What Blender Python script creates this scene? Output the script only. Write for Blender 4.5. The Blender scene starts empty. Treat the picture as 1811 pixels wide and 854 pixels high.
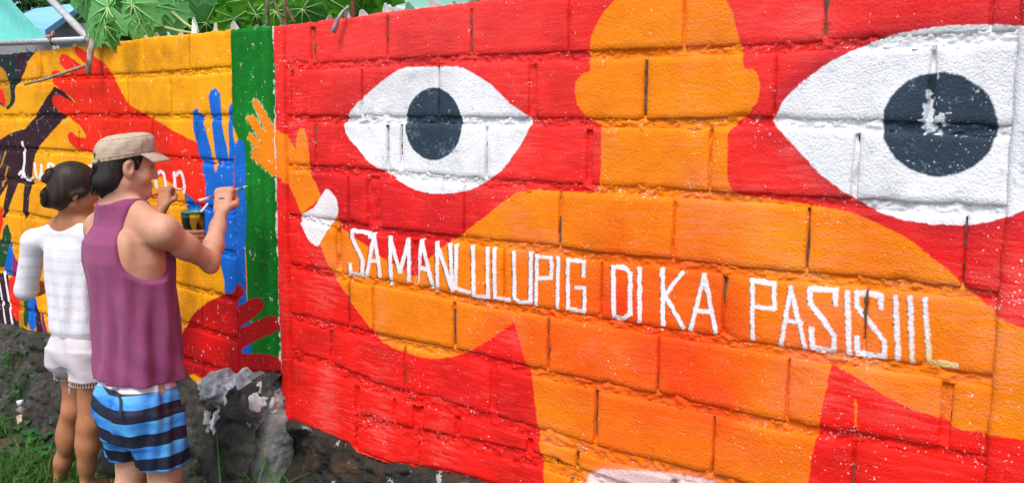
import bpy, bmesh, math, random
import numpy as np
from mathutils import Vector, Matrix

random.seed(7)
rng = np.random.default_rng(11)
np.seterr(over='ignore')
sc = bpy.context.scene
COL = sc.collection
R = math.radians

# ------------------------------------------------------------------ camera, world, sun, exposure
F_PX, PITCH, ROLL, EYE = 1660.0, 0.1266, 0.0104, 1.8
cam_d = bpy.data.cameras.new("camera")
cam_d.sensor_width = 36.0
cam_d.lens = 36.0 * F_PX / 1811.0
cam_d.clip_start, cam_d.clip_end = 0.05, 400
cam = bpy.data.objects.new("camera", cam_d)
COL.objects.link(cam)
cam.matrix_world = Matrix.Translation((0, 0, EYE)) @ Matrix.Rotation(math.pi / 2 - PITCH, 4, 'X') @ Matrix.Rotation(ROLL, 4, 'Z')
sc.camera = cam

SUN_AZ, SUN_EL = R(205), R(56)          # azimuth clockwise from +Y
world = bpy.data.worlds.new("World")
sc.world = world
world.use_nodes = True
wn = world.node_tree
sky = wn.nodes.new('ShaderNodeTexSky')
sky.sky_type = 'NISHITA'
sky.sun_disc = False
sky.sun_elevation = SUN_EL
sky.sun_rotation = SUN_AZ
sky.air_density = 1.0
sky.dust_density = 2.0
sky.ozone_density = 0.6
bg = wn.nodes['Background']
wn.links.new(sky.outputs[0], bg.inputs[0])
bg.inputs[1].default_value = 0.115
sun_d = bpy.data.lights.new("sun", 'SUN')
sun_d.energy = 1.3
sun_d.angle = R(24)
sun_d.color = (1.0, 0.95, 0.88)
sun = bpy.data.objects.new("sun", sun_d)
COL.objects.link(sun)
sd = Vector((math.sin(SUN_AZ) * math.cos(SUN_EL), math.cos(SUN_AZ) * math.cos(SUN_EL), math.sin(SUN_EL)))
sun.rotation_euler = sd.to_track_quat('Z', 'Y').to_euler()
sc.view_settings.view_transform = 'Standard'
sc.view_settings.look = 'None'
sc.view_settings.exposure = 1.12
sc.view_settings.gamma = 1.0

# ------------------------------------------------------------------ helpers
def ray(px, py):
    u, v = (px - 905.5) / F_PX, -(py - 427.0) / F_PX
    c, s = math.cos(ROLL), math.sin(ROLL)
    u, v = c * u - s * v, s * u + c * v
    return np.array([u, math.cos(PITCH) + v * math.sin(PITCH), -math.sin(PITCH) + v * math.cos(PITCH)])

def W(px, py, Y):
    d = ray(px, py)
    k = Y / d[1]
    return np.array([d[0] * k, Y, EYE + d[2] * k])

def lin(r, g, b):
    def f(c):
        c /= 255.0
        return c / 12.92 if c <= .04045 else ((c + .055) / 1.055) ** 2.4
    return (f(r), f(g), f(b))

def tag(o, label=None, cat=None, group=None, kind=None):
    if label: o['label'] = label
    if cat: o['category'] = cat
    if group: o['group'] = group
    if kind: o['kind'] = kind
    return o

def empty(name, loc=(0, 0, 0), rz=0.0):
    o = bpy.data.objects.new(name, None)
    o.empty_display_size = 0.1
    o.location = loc
    o.rotation_euler = (0, 0, rz)
    COL.objects.link(o)
    return o

def mesh_obj(name, V, Fc, mat=None, parent=None, smooth=True, uv=None):
    me = bpy.data.meshes.new(name)
    if isinstance(Fc, np.ndarray) and isinstance(V, np.ndarray):
        nf, k = Fc.shape
        me.vertices.add(len(V)); me.loops.add(nf * k); me.polygons.add(nf)
        me.vertices.foreach_set('co', np.ascontiguousarray(V, np.float32).ravel())
        me.loops.foreach_set('vertex_index', np.ascontiguousarray(Fc, np.int32).ravel())
        me.polygons.foreach_set('loop_start', np.arange(0, nf * k, k, dtype=np.int32))
        me.update(calc_edges=True)
    else:
        me.from_pydata([tuple(v) for v in V], [], [tuple(f) for f in Fc])
    if smooth:
        me.polygons.foreach_set('use_smooth', np.ones(len(me.polygons), dtype=bool))
    if uv is not None:
        l = me.uv_layers.new(name='UVMap')
        vi = np.zeros(len(me.loops), np.int32)
        me.loops.foreach_get('vertex_index', vi)
        l.data.foreach_set('uv', np.ascontiguousarray(np.asarray(uv)[vi], np.float32).ravel())
    me.update()
    if mat: me.materials.append(mat)
    o = bpy.data.objects.new(name, me)
    COL.objects.link(o)
    if parent: o.parent = parent
    return o

class MB:
    """collects simple shapes into one mesh"""
    def __init__(s): s.V, s.F = [], []
    def add(s, V, Fc):
        n = len(s.V)
        s.V += [tuple(float(c) for c in v) for v in V]
        s.F += [tuple(i + n for i in f) for f in Fc]
    def box(s, c, d, M=None, top=1.0):
        V = []
        for z in (-1, 1):
            k = top if z > 0 else 1
            for x, y in ((-1, -1), (1, -1), (1, 1), (-1, 1)):
                p = Vector((x * d[0] / 2 * k, y * d[1] / 2 * k, z * d[2] / 2))
                if M: p = M @ p
                V.append((p.x + c[0], p.y + c[1], p.z + c[2]))
        s.add(V, [(3, 2, 1, 0), (4, 5, 6, 7), (0, 1, 5, 4), (1, 2, 6, 5), (2, 3, 7, 6), (3, 0, 4, 7)])
    def tube(s, pts, radii, n=8, cap=True):
        pts = [Vector(p) for p in pts]
        if not hasattr(radii, '__len__'): radii = [radii] * len(pts)
        V, Fc = [], []
        a = None
        for i, p in enumerate(pts):
            t = (pts[min(i + 1, len(pts) - 1)] - pts[max(i - 1, 0)]).normalized()
            if a is None:
                a = t.orthogonal().normalized()
            else:
                a = (a - t * a.dot(t)).normalized()
            b = t.cross(a)
            for k in range(n):
                th = 2 * math.pi * k / n
                V.append(p + (a * math.cos(th) + b * math.sin(th)) * radii[i])
        for i in range(len(pts) - 1):
            for k in range(n):
                k2 = (k + 1) % n
                Fc.append((i * n + k, i * n + k2, (i + 1) * n + k2, (i + 1) * n + k))
        if cap:
            Fc.append(tuple(reversed(range(n)))); Fc.append(tuple((len(pts) - 1) * n + k for k in range(n)))
        s.add(V, Fc)
    def lathe(s, prof, c=(0, 0, 0), n=20, M=None):
        V, Fc = [], []
        for r, z in prof:
            for k in range(n):
                th = 2 * math.pi * k / n
                p = Vector((r * math.cos(th), r * math.sin(th), z))
                if M: p = M @ p
                V.append((p.x + c[0], p.y + c[1], p.z + c[2]))
        for i in range(len(prof) - 1):
            for k in range(n):
                k2 = (k + 1) % n
                Fc.append((i * n + k, i * n + k2, (i + 1) * n + k2, (i + 1) * n + k))
        s.add(V, Fc)
    def build(s, name, mat=None, parent=None, smooth=True):
        return mesh_obj(name, s.V, s.F, mat, parent, smooth)

def vnoise(P, seed=0):
    """3-D gradient-free value noise in -1..1"""
    P = np.asarray(P, np.float64)
    i = np.floor(P).astype(np.int64); f = P - i
    f = f * f * (3 - 2 * f)
    def h(a, b, c):
        x = (a * 374761393 + b * 668265263 + c * 2147483647 + seed * 1274126177) & 0xffffffff
        x = ((x ^ (x >> 13)) * 1274126177) & 0xffffffff
        x = ((x ^ (x >> 16)) * 2246822519) & 0xffffffff
        return ((x ^ (x >> 15)) & 0xffff) / 32767.5 - 1
    r = 0
    for dx in (0, 1):
        wx = f[..., 0] if dx else 1 - f[..., 0]
        for dy in (0, 1):
            wy = f[..., 1] if dy else 1 - f[..., 1]
            for dz in (0, 1):
                wz = f[..., 2] if dz else 1 - f[..., 2]
                r = r + wx * wy * wz * h(i[..., 0] + dx, i[..., 1] + dy, i[..., 2] + dz)
    return r

def fbm(P, oct=4, seed=0):
    P = np.asarray(P, float); r = 0; a = 1.0; t = 0
    for k in range(oct):
        r = r + a * vnoise(P * 2 ** k + 17.3 * k, seed + k); t += a; a *= .5
    return r / t

def grid_faces(nu, nv):
    i = np.arange(nu - 1)[:, None] * nv + np.arange(nv - 1)[None, :]
    return np.stack([i, i + nv, i + nv + 1, i + 1], -1).reshape(-1, 4)

# ------------------------------------------------------------------ materials
class NT:
    def __init__(s, name):
        s.m = bpy.data.materials.new(name); s.m.use_nodes = True
        s.t = s.m.node_tree; s.n = s.t.nodes; s.b = s.n['Principled BSDF']
    def new(s, t, **k):
        o = s.n.new(t)
        for a, v in k.items(): setattr(o, a, v)
        return o
    def link(s, a, b): s.t.links.new(a, b)
    def coord(s, kind='Object'):
        if not hasattr(s, '_c'): s._c = s.new('ShaderNodeTexCoord')
        return s._c.outputs[kind]
    def noise(s, scale, detail=4, rough=.6, vec=None, stretch=None):
        t = s.new('ShaderNodeTexNoise')
        t.inputs['Scale'].default_value = scale; t.inputs['Detail'].default_value = detail
        t.inputs['Roughness'].default_value = rough
        v = vec or s.coord()
        if stretch:
            mp = s.new('ShaderNodeMapping'); mp.inputs['Scale'].default_value = stretch
            s.link(v, mp.inputs[0]); v = mp.outputs[0]
        s.link(v, t.inputs['Vector'])
        return t.outputs['Fac']
    def ramp(s, fac, stops, interp='LINEAR'):
        r = s.new('ShaderNodeValToRGB'); r.color_ramp.interpolation = interp
        e = r.color_ramp.elements
        while len(e) < len(stops): e.new(.5)
        for i, (p, c) in enumerate(stops):
            e[i].position = p
            e[i].color = (c, c, c, 1) if not hasattr(c, '__len__') else (*c[:3], 1)
        s.link(fac, r.inputs[0])
        return r.outputs[0]
    def mix(s, fac, a, b, mode='MIX'):
        m = s.new('ShaderNodeMix', data_type='RGBA', blend_type=mode)
        for k, v in ((0, fac), (6, a), (7, b)):
            if hasattr(v, 'is_linked'): s.link(v, m.inputs[k])
            elif k == 0: m.inputs[0].default_value = v
            else: m.inputs[k].default_value = (*v[:3], 1)
        return m.outputs[2]
    def bump(s, h, strength=.3, dist=.01):
        b = s.new('ShaderNodeBump'); b.inputs['Strength'].default_value = strength
        b.inputs['Distance'].default_value = dist
        s.link(h, b.inputs['Height'])
        if s.b.inputs['Normal'].is_linked:
            s.link(s.b.inputs['Normal'].links[0].from_socket, b.inputs['Normal'])
        s.link(b.outputs[0], s.b.inputs['Normal'])
    def base(s, c):
        if hasattr(c, 'is_linked'): s.link(c, s.b.inputs['Base Color'])
        else: s.b.inputs['Base Color'].default_value = (*c[:3], 1)
    def rough(s, v): s.b.inputs['Roughness'].default_value = v
    def spec(s, v): s.b.inputs['Specular IOR Level'].default_value = v

def simple(name, c, c2=None, scale=20, rough=.7, bump=0.0, bscale=60, bdist=.003, metal=0, spec=.4, stretch=None):
    n = NT(name)
    if c2: n.base(n.mix(n.ramp(n.noise(scale, stretch=stretch), [(.35, 0), (.65, 1)]), c, c2))
    else: n.base(c)
    n.rough(rough); n.spec(spec); n.b.inputs['Metallic'].default_value = metal
    if bump: n.bump(n.noise(bscale, stretch=stretch), bump, bdist)
    return n.m

def leaf_mat(name, c, c2, scale=8, trans=.35):
    n = NT(name)
    col = n.mix(n.ramp(n.noise(scale), [(.3, 0), (.7, 1)]), c, c2)
    n.base(col); n.rough(.6); n.spec(.25)
    tr = n.new('ShaderNodeBsdfTranslucent')
    n.link(n.mix(.5, col, tuple(min(1, x * 1.5) for x in c2)), tr.inputs[0])
    ms = n.new('ShaderNodeMixShader'); ms.inputs[0].default_value = trans
    n.link(n.b.outputs[0], ms.inputs[1]); n.link(tr.outputs[0], ms.inputs[2])
    n.link(ms.outputs[0], n.n['Material Output'].inputs[0])
    return n.m

# ------------------------------------------------------------------ wall geometry frames
CORNER = np.array([-0.95868, 3.82210])
A_R, A_L = 0.6803, 0.7399

class Wall:
    def __init__(s, a):
        s.a = a
        s.t = np.array([math.cos(a), -math.sin(a)]); s.n = np.array([math.sin(a), math.cos(a)])
        s.D = s.n @ CORNER; s.s0 = s.t @ CORNER
    def hit(s, px, py):
        """wall-plane coordinates (along, height above the ground) of a photo point"""
        d = ray(px, py); k = s.D / (s.n @ d[:2]); P = k * d
        return float(s.t @ P[:2] - s.s0), float(P[2] + EYE)
    def pts(s, L): return np.array([s.hit(*p[:2]) for p in L])
    def world(s, u, y, z):
        p = CORNER + s.t * u + s.n * y
        return Vector((p[0], p[1], z))
    def line(s, L):
        P = s.pts(L); P = P[np.argsort(P[:, 0])]
        return lambda u: np.interp(u, P[:, 0], P[:, 1])
WR, WL = Wall(A_R), Wall(A_L)

# courses of the two walls, measured along their bed joints
MR = {0: [(480, 49), (560, 38), (700, 20), (870, -1), (1209, -47), (1786, -128)],
      1: [(490, 117), (550, 118), (831, 105), (989, 100), (1196, 93), (1371, 86), (1747, 67), (1900, 60)],
      2: [(490, 209), (533, 211), (831, 214), (1126, 219), (1361, 216), (1537, 223), (1765, 232), (1900, 236)],
      3: [(490, 294), (515, 296), (708, 310), (866, 324), (1020, 333), (1361, 352), (1572, 364), (1765, 373), (1900, 380)],
      4: [(490, 382), (515, 385), (620, 399), (684, 409), (802, 423), (990, 443), (1060, 454), (1189, 466), (1266, 476), (1361, 487), (1429, 491), (1527, 499), (1607, 507), (1765, 526), (1900, 540)],
      5: [(490, 467), (515, 472), (614, 491), (684, 503), (769, 518), (839, 534), (946, 551), (1060, 568), (1154, 585), (1271, 602), (1376, 621), (1473, 636), (1567, 647), (1638, 656), (1765, 678), (1900, 694)],
      6: [(490, 551), (515, 559), (691, 600), (831, 628), (972, 663), (1161, 703), (1371, 750), (1537, 777), (1695, 807), (1900, 846)],
      7: [(490, 618), (508, 624), (585, 647), (656, 682), (796, 720), (937, 761), (1090, 808), (1248, 846), (1900, 1010)],
      8: [(490, 690), (631, 744), (726, 766), (796, 780), (930, 808), (1090, 862), (1900, 1120)]}
LR = [WR.line(MR[k]) for k in range(9)]
ML = {0: [(-120, 112), (0, 97), (60, 91), (137, 82), (256, 68), (408, 53), (495, 46)],
      1: [(-100, 158), (30, 146), (128, 138), (253, 134), (405, 123), (495, 118)],
      2: [(-100, 208), (30, 207), (152, 206), (304, 207), (405, 208), (495, 209)],
      3: [(-100, 258), (70, 266), (151, 271), (304, 281), (409, 288), (495, 294)],
      4: [(-100, 303), (53, 322), (366, 368), (495, 385)],
      5: [(-100, 352), (21, 377), (74, 386), (395, 446), (495, 467)],
      6: [(-100, 402), (50, 441), (345, 512), (495, 551)],
      7: [(-100, 446), (50, 495), (340, 576), (385, 592), (495, 625)],
      8: [(-100, 500), (50, 550), (345, 640), (495, 690)]}
LL = [WL.line(ML[k]) for k in range(9)]
LRZ, LLZ = LR, LL

# ------------------------------------------------------------------ mural paint (flat print on the blocks)
def catmull(P, n=6, closed=True):
    P = np.asarray(P, float); N = len(P); out = []
    for i in range(N if closed else N - 1):
        if closed: p0, p1, p2, p3 = P[i - 1], P[i], P[(i + 1) % N], P[(i + 2) % N]
        else: p0, p1, p2, p3 = P[max(i - 1, 0)], P[i], P[i + 1], P[min(i + 2, N - 1)]
        for t in np.arange(n) / n:
            out.append(.5 * (2 * p1 + (p2 - p0) * t + (2 * p0 - 5 * p1 + 4 * p2 - p3) * t * t + (3 * p1 - p0 - 3 * p2 + p3) * t ** 3))
    if not closed: out.append(P[-1])
    return np.array(out)

class Canvas:
    def __init__(s, wall, u0, u1, z0, z1, res):
        s.w, s.u0, s.z0, s.u1, s.z1, s.res = wall, u0, z0, u1, z1, res
        s.W, s.H = int((u1 - u0) * res), int((z1 - z0) * res)
        s.lab = np.zeros((s.H, s.W), np.uint8)
    def mask(s, pts_px, smooth=0):
        if smooth: pts_px = catmull(pts_px, smooth)
        P = s.w.pts(pts_px)
        return s.mask_uv(P)
    def mask_uv(s, P):
        X = (P[:, 0] - s.u0) * s.res; Y = (P[:, 1] - s.z0) * s.res
        m = np.zeros((s.H, s.W), bool)
        y0, y1 = max(0, int(Y.min()) - 1), min(s.H - 1, int(Y.max()) + 1)
        X2, Y2 = np.roll(X, -1), np.roll(Y, -1)
        xs = np.arange(s.W) + .5
        for r in range(y0, y1 + 1):
            y = r + .5
            c = (Y <= y) != (Y2 <= y)
            if not c.any(): continue
            xc = np.sort(X[c] + (y - Y[c]) / (Y2[c] - Y[c]) * (X2[c] - X[c]))
            m[r] = (np.searchsorted(xc, xs) % 2) == 1
        return m
    def poly(s, lab, pts, smooth=0):
        m = s.mask(pts, smooth); s.lab[m] = lab; return m
    def stroke(s, lab, pts, w, dx=0, dy=0, smooth=0):
        P = np.asarray(pts, float) + (dx, dy)
        if smooth: P = catmull(P, smooth, False)
        for a, b in zip(P[:-1], P[1:]):
            d = b - a; L = np.hypot(*d)
            if L < 1e-6: continue
            d /= L; nn = np.array([-d[1], d[0]]) * w / 2; e = d * w * .35
            s.poly(lab, [a - e + nn, b + e + nn, b + e - nn, a - e - nn])
    def ellipse(s, lab, c, rx, ry):
        th = np.linspace(0, 2 * math.pi, 48, endpoint=False)
        return s.poly(lab, np.stack([c[0] + rx * np.cos(th), c[1] + ry * np.sin(th)], 1))
    def noise(s, cell, seed):
        """smooth random field, cell in metres"""
        r = np.random.default_rng(seed)
        gw, gh = int((s.u1 - s.u0) / cell) + 3, int((s.z1 - s.z0) / cell) + 3
        g = r.uniform(-1, 1, (gh, gw)).astype(np.float32)
        y = np.arange(s.H) / s.res / cell; x = np.arange(s.W) / s.res / cell
        yi, xi = y.astype(int), x.astype(int); fy, fx = (y - yi)[:, None], (x - xi)[None]
        fy = fy * fy * (3 - 2 * fy); fx = fx * fx * (3 - 2 * fx)
        a, b = g[yi][:, xi], g[yi][:, xi + 1]; c, d = g[yi + 1][:, xi], g[yi + 1][:, xi + 1]
        return ((a * (1 - fx) + b * fx) * (1 - fy) + (c * (1 - fx) + d * fx) * fy).astype(np.float32)
    def gauss(s, px, py, ru, rz):
        u, z = s.w.hit(px, py)
        X = (np.arange(s.W) + .5) / s.res + s.u0; Z = (np.arange(s.H) + .5) / s.res + s.z0
        return np.exp(-(((X - u) / ru) ** 2)[None] - (((Z - z) / rz) ** 2)[:, None]).astype(np.float32)
    def uv(s, u, z): return (u - s.u0) / (s.u1 - s.u0), (z - s.z0) / (s.z1 - s.z0)

def blur(a, r, it=2):
    a = a.astype(np.float32)
    for _ in range(it):
        for ax in (0, 1):
            p = np.pad(a, [(r + 1, r) if k == ax else (0, 0) for k in (0, 1)], mode='edge')
            c = np.cumsum(p, axis=ax, dtype=np.float64)
            n = a.shape[ax]
            hi = np.take(c, np.arange(2 * r + 1, 2 * r + 1 + n), axis=ax); lo = np.take(c, np.arange(0, n), axis=ax)
            a = ((hi - lo) / (2 * r + 1)).astype(np.float32)
    return a

PAL = {}
def pal(i, r, g, b): PAL[i] = lin(r, g, b)
RED, ORG, WHT, PUP, PNK, GRN, YEL, BLU, RDL, MAR, DRD, LET, INK, TEA, DGR, MAG, BRD, YSH = range(18)
pal(RED, 234, 26, 18); pal(ORG, 248, 129, 6); pal(WHT, 226, 226, 228); pal(PUP, 46, 60, 74); pal(PNK, 238, 200, 196)
pal(GRN, 4, 112, 24); pal(YEL, 244, 160, 4); pal(BLU, 18, 100, 196); pal(RDL, 236, 40, 14); pal(MAR, 52, 27, 36)
pal(DRD, 178, 13, 16); pal(LET, 236, 226, 226); pal(INK, 84, 40, 24); pal(TEA, 26, 44, 44); pal(DGR, 28, 74, 36)
pal(MAG, 150, 40, 90); pal(BRD, 222, 16, 14); pal(YSH, 190, 130, 10)

HAND = [(486, 311), (470, 300), (456, 288), (446, 279), (444, 268), (448, 264), (453, 269), (459, 275), (458, 273), (448, 258), (439, 244), (441, 237), (447, 238),
        (457, 248), (466, 259), (462, 250), (445, 222), (437, 212), (441, 205), (449, 206), (458, 216), (472, 237), (468, 224), (460, 208), (448, 182), (452, 175),
        (458, 180), (469, 198), (482, 221), (489, 227), (505, 238), (522, 264), (525, 233), (531, 227), (538, 227), (543, 247), (546, 280), (546, 303),
        (560, 328), (568, 350), (533, 379), (525, 359), (514, 334), (500, 317)]
LETTERS = {
 'right': [
  [(653, 420), (652, 413), (622, 408), (621, 420), (640, 460), (639, 487), (619, 484), (618, 468)],
  [(647, 489), (660, 414), (671, 490)], [(652, 461), (668, 463)],
  [(690, 502), (689, 420), (706, 482), (721, 424), (722, 496)],
  [(738, 500), (746, 425), (765, 507)], [(741, 473), (757, 477)],
  [(773, 511), (773, 430), (800, 514), (796, 432)],
  [(807, 434), (806, 510), (831, 517)],
  [(836, 436), (838, 523), (863, 526), (862, 440)],
  [(874, 440), (875, 526), (900, 531)],
  [(908, 446), (909, 528), (918, 535), (937, 535), (938, 448)],
  [(947, 540), (948, 453), (974, 456), (974, 492), (948, 493)],
  [(986, 456), (985, 545)],
  [(1031, 488), (1032, 463), (1003, 460), (1003, 546), (1032, 552), (1033, 510), (1017, 508)],
  [(1085, 560), (1084, 472), (1105, 474), (1114, 484), (1114, 556), (1102, 564), (1085, 560)],
  [(1130, 475), (1131, 568)],
  [(1171, 476), (1172, 575)], [(1206, 482), (1175, 522), (1208, 580)],
  [(1220, 584), (1245, 487), (1265, 588)], [(1230, 549), (1259, 552)],
  [(1330, 600), (1329, 497), (1367, 502), (1368, 546), (1331, 543)],
  [(1380, 610), (1397, 508), (1422, 616)], [(1388, 566), (1417, 572)],
  [(1476, 538), (1477, 514), (1431, 511), (1432, 536), (1474, 594), (1473, 622), (1435, 614), (1434, 582)],
  [(1497, 518), (1500, 626)],
  [(1557, 545), (1556, 523), (1514, 518), (1514, 542), (1562, 604), (1563, 632), (1515, 625), (1514, 597)],
  [(1582, 526), (1587, 636)], [(1608, 527), (1612, 640)], [(1634, 530), (1642, 640), (1690, 647)]],
 'left': [
  [(39, 252), (42, 268), (42, 285), (40, 305), (38, 315)], [(33, 309), (39, 303), (44, 314), (50, 319), (57, 315)],
  [(60, 290), (62, 308), (68, 318), (71, 306), (72, 292)], [(72, 292), (73, 312)],
  [(84, 316), (84, 293), (90, 291), (96, 297), (97, 312)],
  [(150, 310), (155, 296), (161, 296), (163, 318)], [(262, 322), (259, 338)],
  [(276, 332), (275, 316), (281, 305), (287, 305), (291, 316), (293, 334)],
  [(309, 350), (309, 322), (307, 306)], [(310, 312), (317, 304), (322, 310), (326, 328), (325, 340)]]}

def paint_right():
    c = Canvas(WR, -.035, 4.30, .30, 2.26, 620)
    fig = [(1089, 0), (1066, 25), (1052, 49), (1044, 70), (1042, 95), (1042, 128), (1029, 132), (1018, 144), (1016, 162), (1020, 186), (1033, 204), (1050, 216),
           (1062, 228), (1062, 300), (1059, 326), (1048, 341), (992, 339), (947, 336), (912, 341), (884, 361), (849, 389), (814, 415), (786, 435), (757, 459), (735, 492),
           (707, 475), (670, 453), (639, 429), (620, 416), (600, 402), (596, 380), (580, 400), (566, 433), (575, 459), (589, 487), (613, 522), (635, 554), (656, 580), (672, 602), (698, 617),
           (743, 632), (775, 635), (807, 629), (831, 621), (866, 600), (909, 570), (926, 631), (940, 670), (947, 730), (953, 779), (961, 846), (972, 930),
           (1412, 960), (1428, 854), (1438, 793), (1447, 751), (1470, 644), (1494, 656), (1530, 677), (1572, 703), (1614, 724), (1663, 738), (1688, 758), (1747, 766),
           (1811, 774), (1900, 800), (1900, 620), (1811, 579), (1782, 568), (1747, 543), (1702, 505), (1677, 480), (1642, 452), (1600, 420), (1544, 392), (1501, 375),
           (1431, 363), (1361, 353), (1305, 345), (1294, 336), (1286, 318), (1287, 300), (1287, 239), (1294, 228), (1308, 214), (1326, 200), (1340, 179), (1345, 155),
           (1342, 135), (1331, 123), (1317, 123), (1313, 98), (1306, 67), (1296, 28), (1284, 0), (1250, -38), (1190, -50), (1140, -40)]
    c.poly(ORG, fig)
    c.poly(ORG, HAND)
    c.poly(LET, [(577, 334), (590, 346), (596, 356), (598, 375), (592, 389), (582, 401), (564, 433), (555, 433), (545, 424), (533, 399), (531, 382), (554, 368), (568, 347)], 3)
    e1 = c.poly(WHT, [(608, 225), (612, 214), (620, 198), (638, 176), (670, 148), (705, 124), (733, 119), (796, 119), (817, 121), (852, 139), (877, 158), (902, 184), (930, 204),
                      (937, 218), (926, 246), (905, 278), (886, 302), (849, 327), (824, 338), (786, 343), (747, 340), (719, 328), (691, 311), (656, 290), (635, 267), (617, 246)], 3)
    e2 = c.poly(WHT, [(1366, 216), (1375, 197), (1387, 176), (1414, 149), (1466, 111), (1516, 86), (1544, 74), (1586, 61), (1628, 53), (1677, 47), (1747, 44), (1811, 49), (1860, 66), (1960, 190),
                      (1880, 345), (1811, 373), (1765, 389), (1712, 398), (1660, 398), (1607, 392), (1558, 377), (1519, 358), (1482, 333), (1450, 308), (1407, 262), (1382, 235)], 3)
    p1 = c.ellipse(PUP, (766, 220), 50, 64)
    p2 = c.ellipse(PUP, (1661, 221), 102, 92)
    c.poly(PNK, [(1030, 870), (1040, 838), (1066, 828), (1108, 830), (1196, 839), (1262, 850), (1290, 880)])
    c.stroke(ORG, [(1511, 707), (1514, 720), (1513, 752)], 4)
    wd = lambda L: 6.6 if L[0][0] < 1060 else (8 if L[0][0] < 1420 else 9.6)
    for L in LETTERS['right']: c.stroke(INK, L, wd(L) - .8, -1.9, .2)
    for L in LETTERS['right']: c.stroke(LET, L, wd(L))
    return c, e1, e2, p1, p2

def paint_left():
    c = Canvas(WL, -5.25, .035, .25, 2.28, 470)
    c.lab[:] = YEL
    # maroon arm and hand
    c.poly(MAR, [(-40, 262), (0, 247), (14, 238), (30, 232), (44, 229), (56, 215), (70, 193), (84, 170), (96, 154), (110, 160), (131, 182), (125, 205), (117, 206), (103, 222), (82, 245), (70, 259),
                 (61, 274), (57, 293), (56, 310), (58, 324), (53, 345), (50, 375), (44, 390), (40, 375), (42, 345), (44, 326), (32, 324), (25, 341), (17, 362), (8, 386), (3, 385), (6, 360), (13, 326), (-2, 350), (-20, 380), (-60, 380)])
    c.stroke(YSH, [(9, 270), (2, 292), (-4, 300)], 3); c.stroke(YSH, [(13, 295), (4, 330)], 3)
    # dark shape top left
    c.poly(TEA, [(-90, 96), (52, 89), (50, 110), (38, 140), (26, 156), (25, 180), (12, 195), (0, 187), (-90, 180)], 3)
    c.poly(MAR, [(22, 96), (52, 90), (49, 110), (36, 142), (30, 130)])
    c.poly(YSH, [(-20, 118), (4, 122), (14, 145), (18, 176), (10, 190), (0, 182), (-20, 178)], 3)
    c.poly(RDL, [(-20, 150), (2, 158), (9, 186), (0, 182), (-20, 178)], 3)
    # red arm
    c.poly(RDL, [(132, 83), (140, 86), (164, 100), (183, 111), (199, 133), (210, 155), (225, 183), (244, 195), (274, 213), (304, 231), (335, 247), (371, 262), (385, 320), (364, 345), (362, 360),
                 (357, 372), (345, 357), (326, 340), (291, 317), (262, 305), (200, 284), (140, 266), (129, 259), (122, 250), (119, 240), (124, 233), (131, 237), (140, 245), (150, 245), (150, 238),
                 (140, 222), (124, 210), (117, 206), (105, 198), (94, 187), (91, 175), (96, 168), (105, 168), (131, 183), (133, 181), (126, 174), (101, 154), (92, 147), (89, 135), (92, 127), (101, 125),
                 (117, 134), (124, 131), (117, 125), (105, 114), (104, 104), (108, 96), (117, 97), (140, 114), (153, 121), (153, 117), (140, 104), (131, 95)])
    # green stripe, blue hand
    c.poly(GRN, [(409, 30), (500, 30), (505, 690), (430, 690), (440, 640), (438, 500), (435, 420), (432, 330), (425, 250), (410, 215), (411, 140)])
    c.poly(BLU, [(338, 207), (341, 196), (348, 192), (355, 202), (362, 227), (371, 258), (378, 296), (381, 307), (383, 300), (378, 255), (372, 207), (368, 171), (372, 160), (379, 157), (386, 163), (389, 205),
                 (396, 241), (401, 264), (405, 284), (404, 255), (403, 213), (405, 191), (409, 182), (411, 196), (413, 240), (417, 256), (423, 247), (431, 250), (433, 266), (435, 320), (437, 384), (435, 442),
                 (436, 520), (440, 560), (446, 600), (446, 640), (425, 640), (415, 540), (397, 517), (397, 500), (391, 471), (384, 453), (370, 440), (345, 410), (335, 388), (329, 365), (326, 341), (341, 352),
                 (357, 372), (362, 359), (364, 330), (359, 303), (351, 272), (342, 233)])
    c.stroke(RDL, [(414, 275), (413, 340)], 2.2)
    c.poly(ORG, HAND)
    # dark red hand
    dr = c.poly(DRD, [(326, 582), (337, 562), (356, 542), (390, 522), (412, 517), (418, 505), (424, 502), (429, 507), (432, 517), (426, 528), (419, 543), (441, 531), (455, 526), (466, 531), (468, 542),
                 (460, 554), (441, 567), (425, 580), (441, 574), (471, 560), (485, 559), (497, 564), (497, 581), (469, 595), (435, 612), (428, 622), (431, 625), (457, 625), (483, 628), (500, 640),
                 (500, 670), (430, 675), (396, 700), (376, 685), (342, 660), (322, 676), (300, 690), (300, 620), (318, 600)], 2)
    # small shapes bottom left
    c.poly(DGR, [(-30, 420), (10, 425), (18, 440), (10, 472), (-30, 478)]); c.poly(BLU, [(8, 474), (18, 425), (28, 465), (24, 492), (4, 480)])
    c.poly(MAG, [(24, 448), (33, 470), (31, 492), (20, 492)]); c.poly(RDL, [(-20, 375), (2, 370), (5, 395), (-4, 430), (-20, 430)])
    c.poly(DGR, [(5, 405), (12, 395), (20, 420), (14, 440), (2, 430)])
    c.poly(MAR, [(-40, 475), (12, 485), (40, 575), (20, 590), (-40, 600)])
    for k in range(4): c.stroke(LET, [(-30 + k * 12, 480), (-14 + k * 12, 572)], 3.2)
    c.poly(RDL, [(15, 495), (22, 489), (30, 491), (33, 520), (33, 566), (22, 556), (15, 520)], 3); c.poly(YSH, [(33, 520), (41, 524), (42, 585), (34, 585)])
    c.poly(DGR, [(41, 528), (50, 530), (48, 580), (42, 575)]); c.poly(BLU, [(49, 532), (62, 526), (66, 556), (62, 580), (54, 584), (49, 570)], 3)
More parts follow.
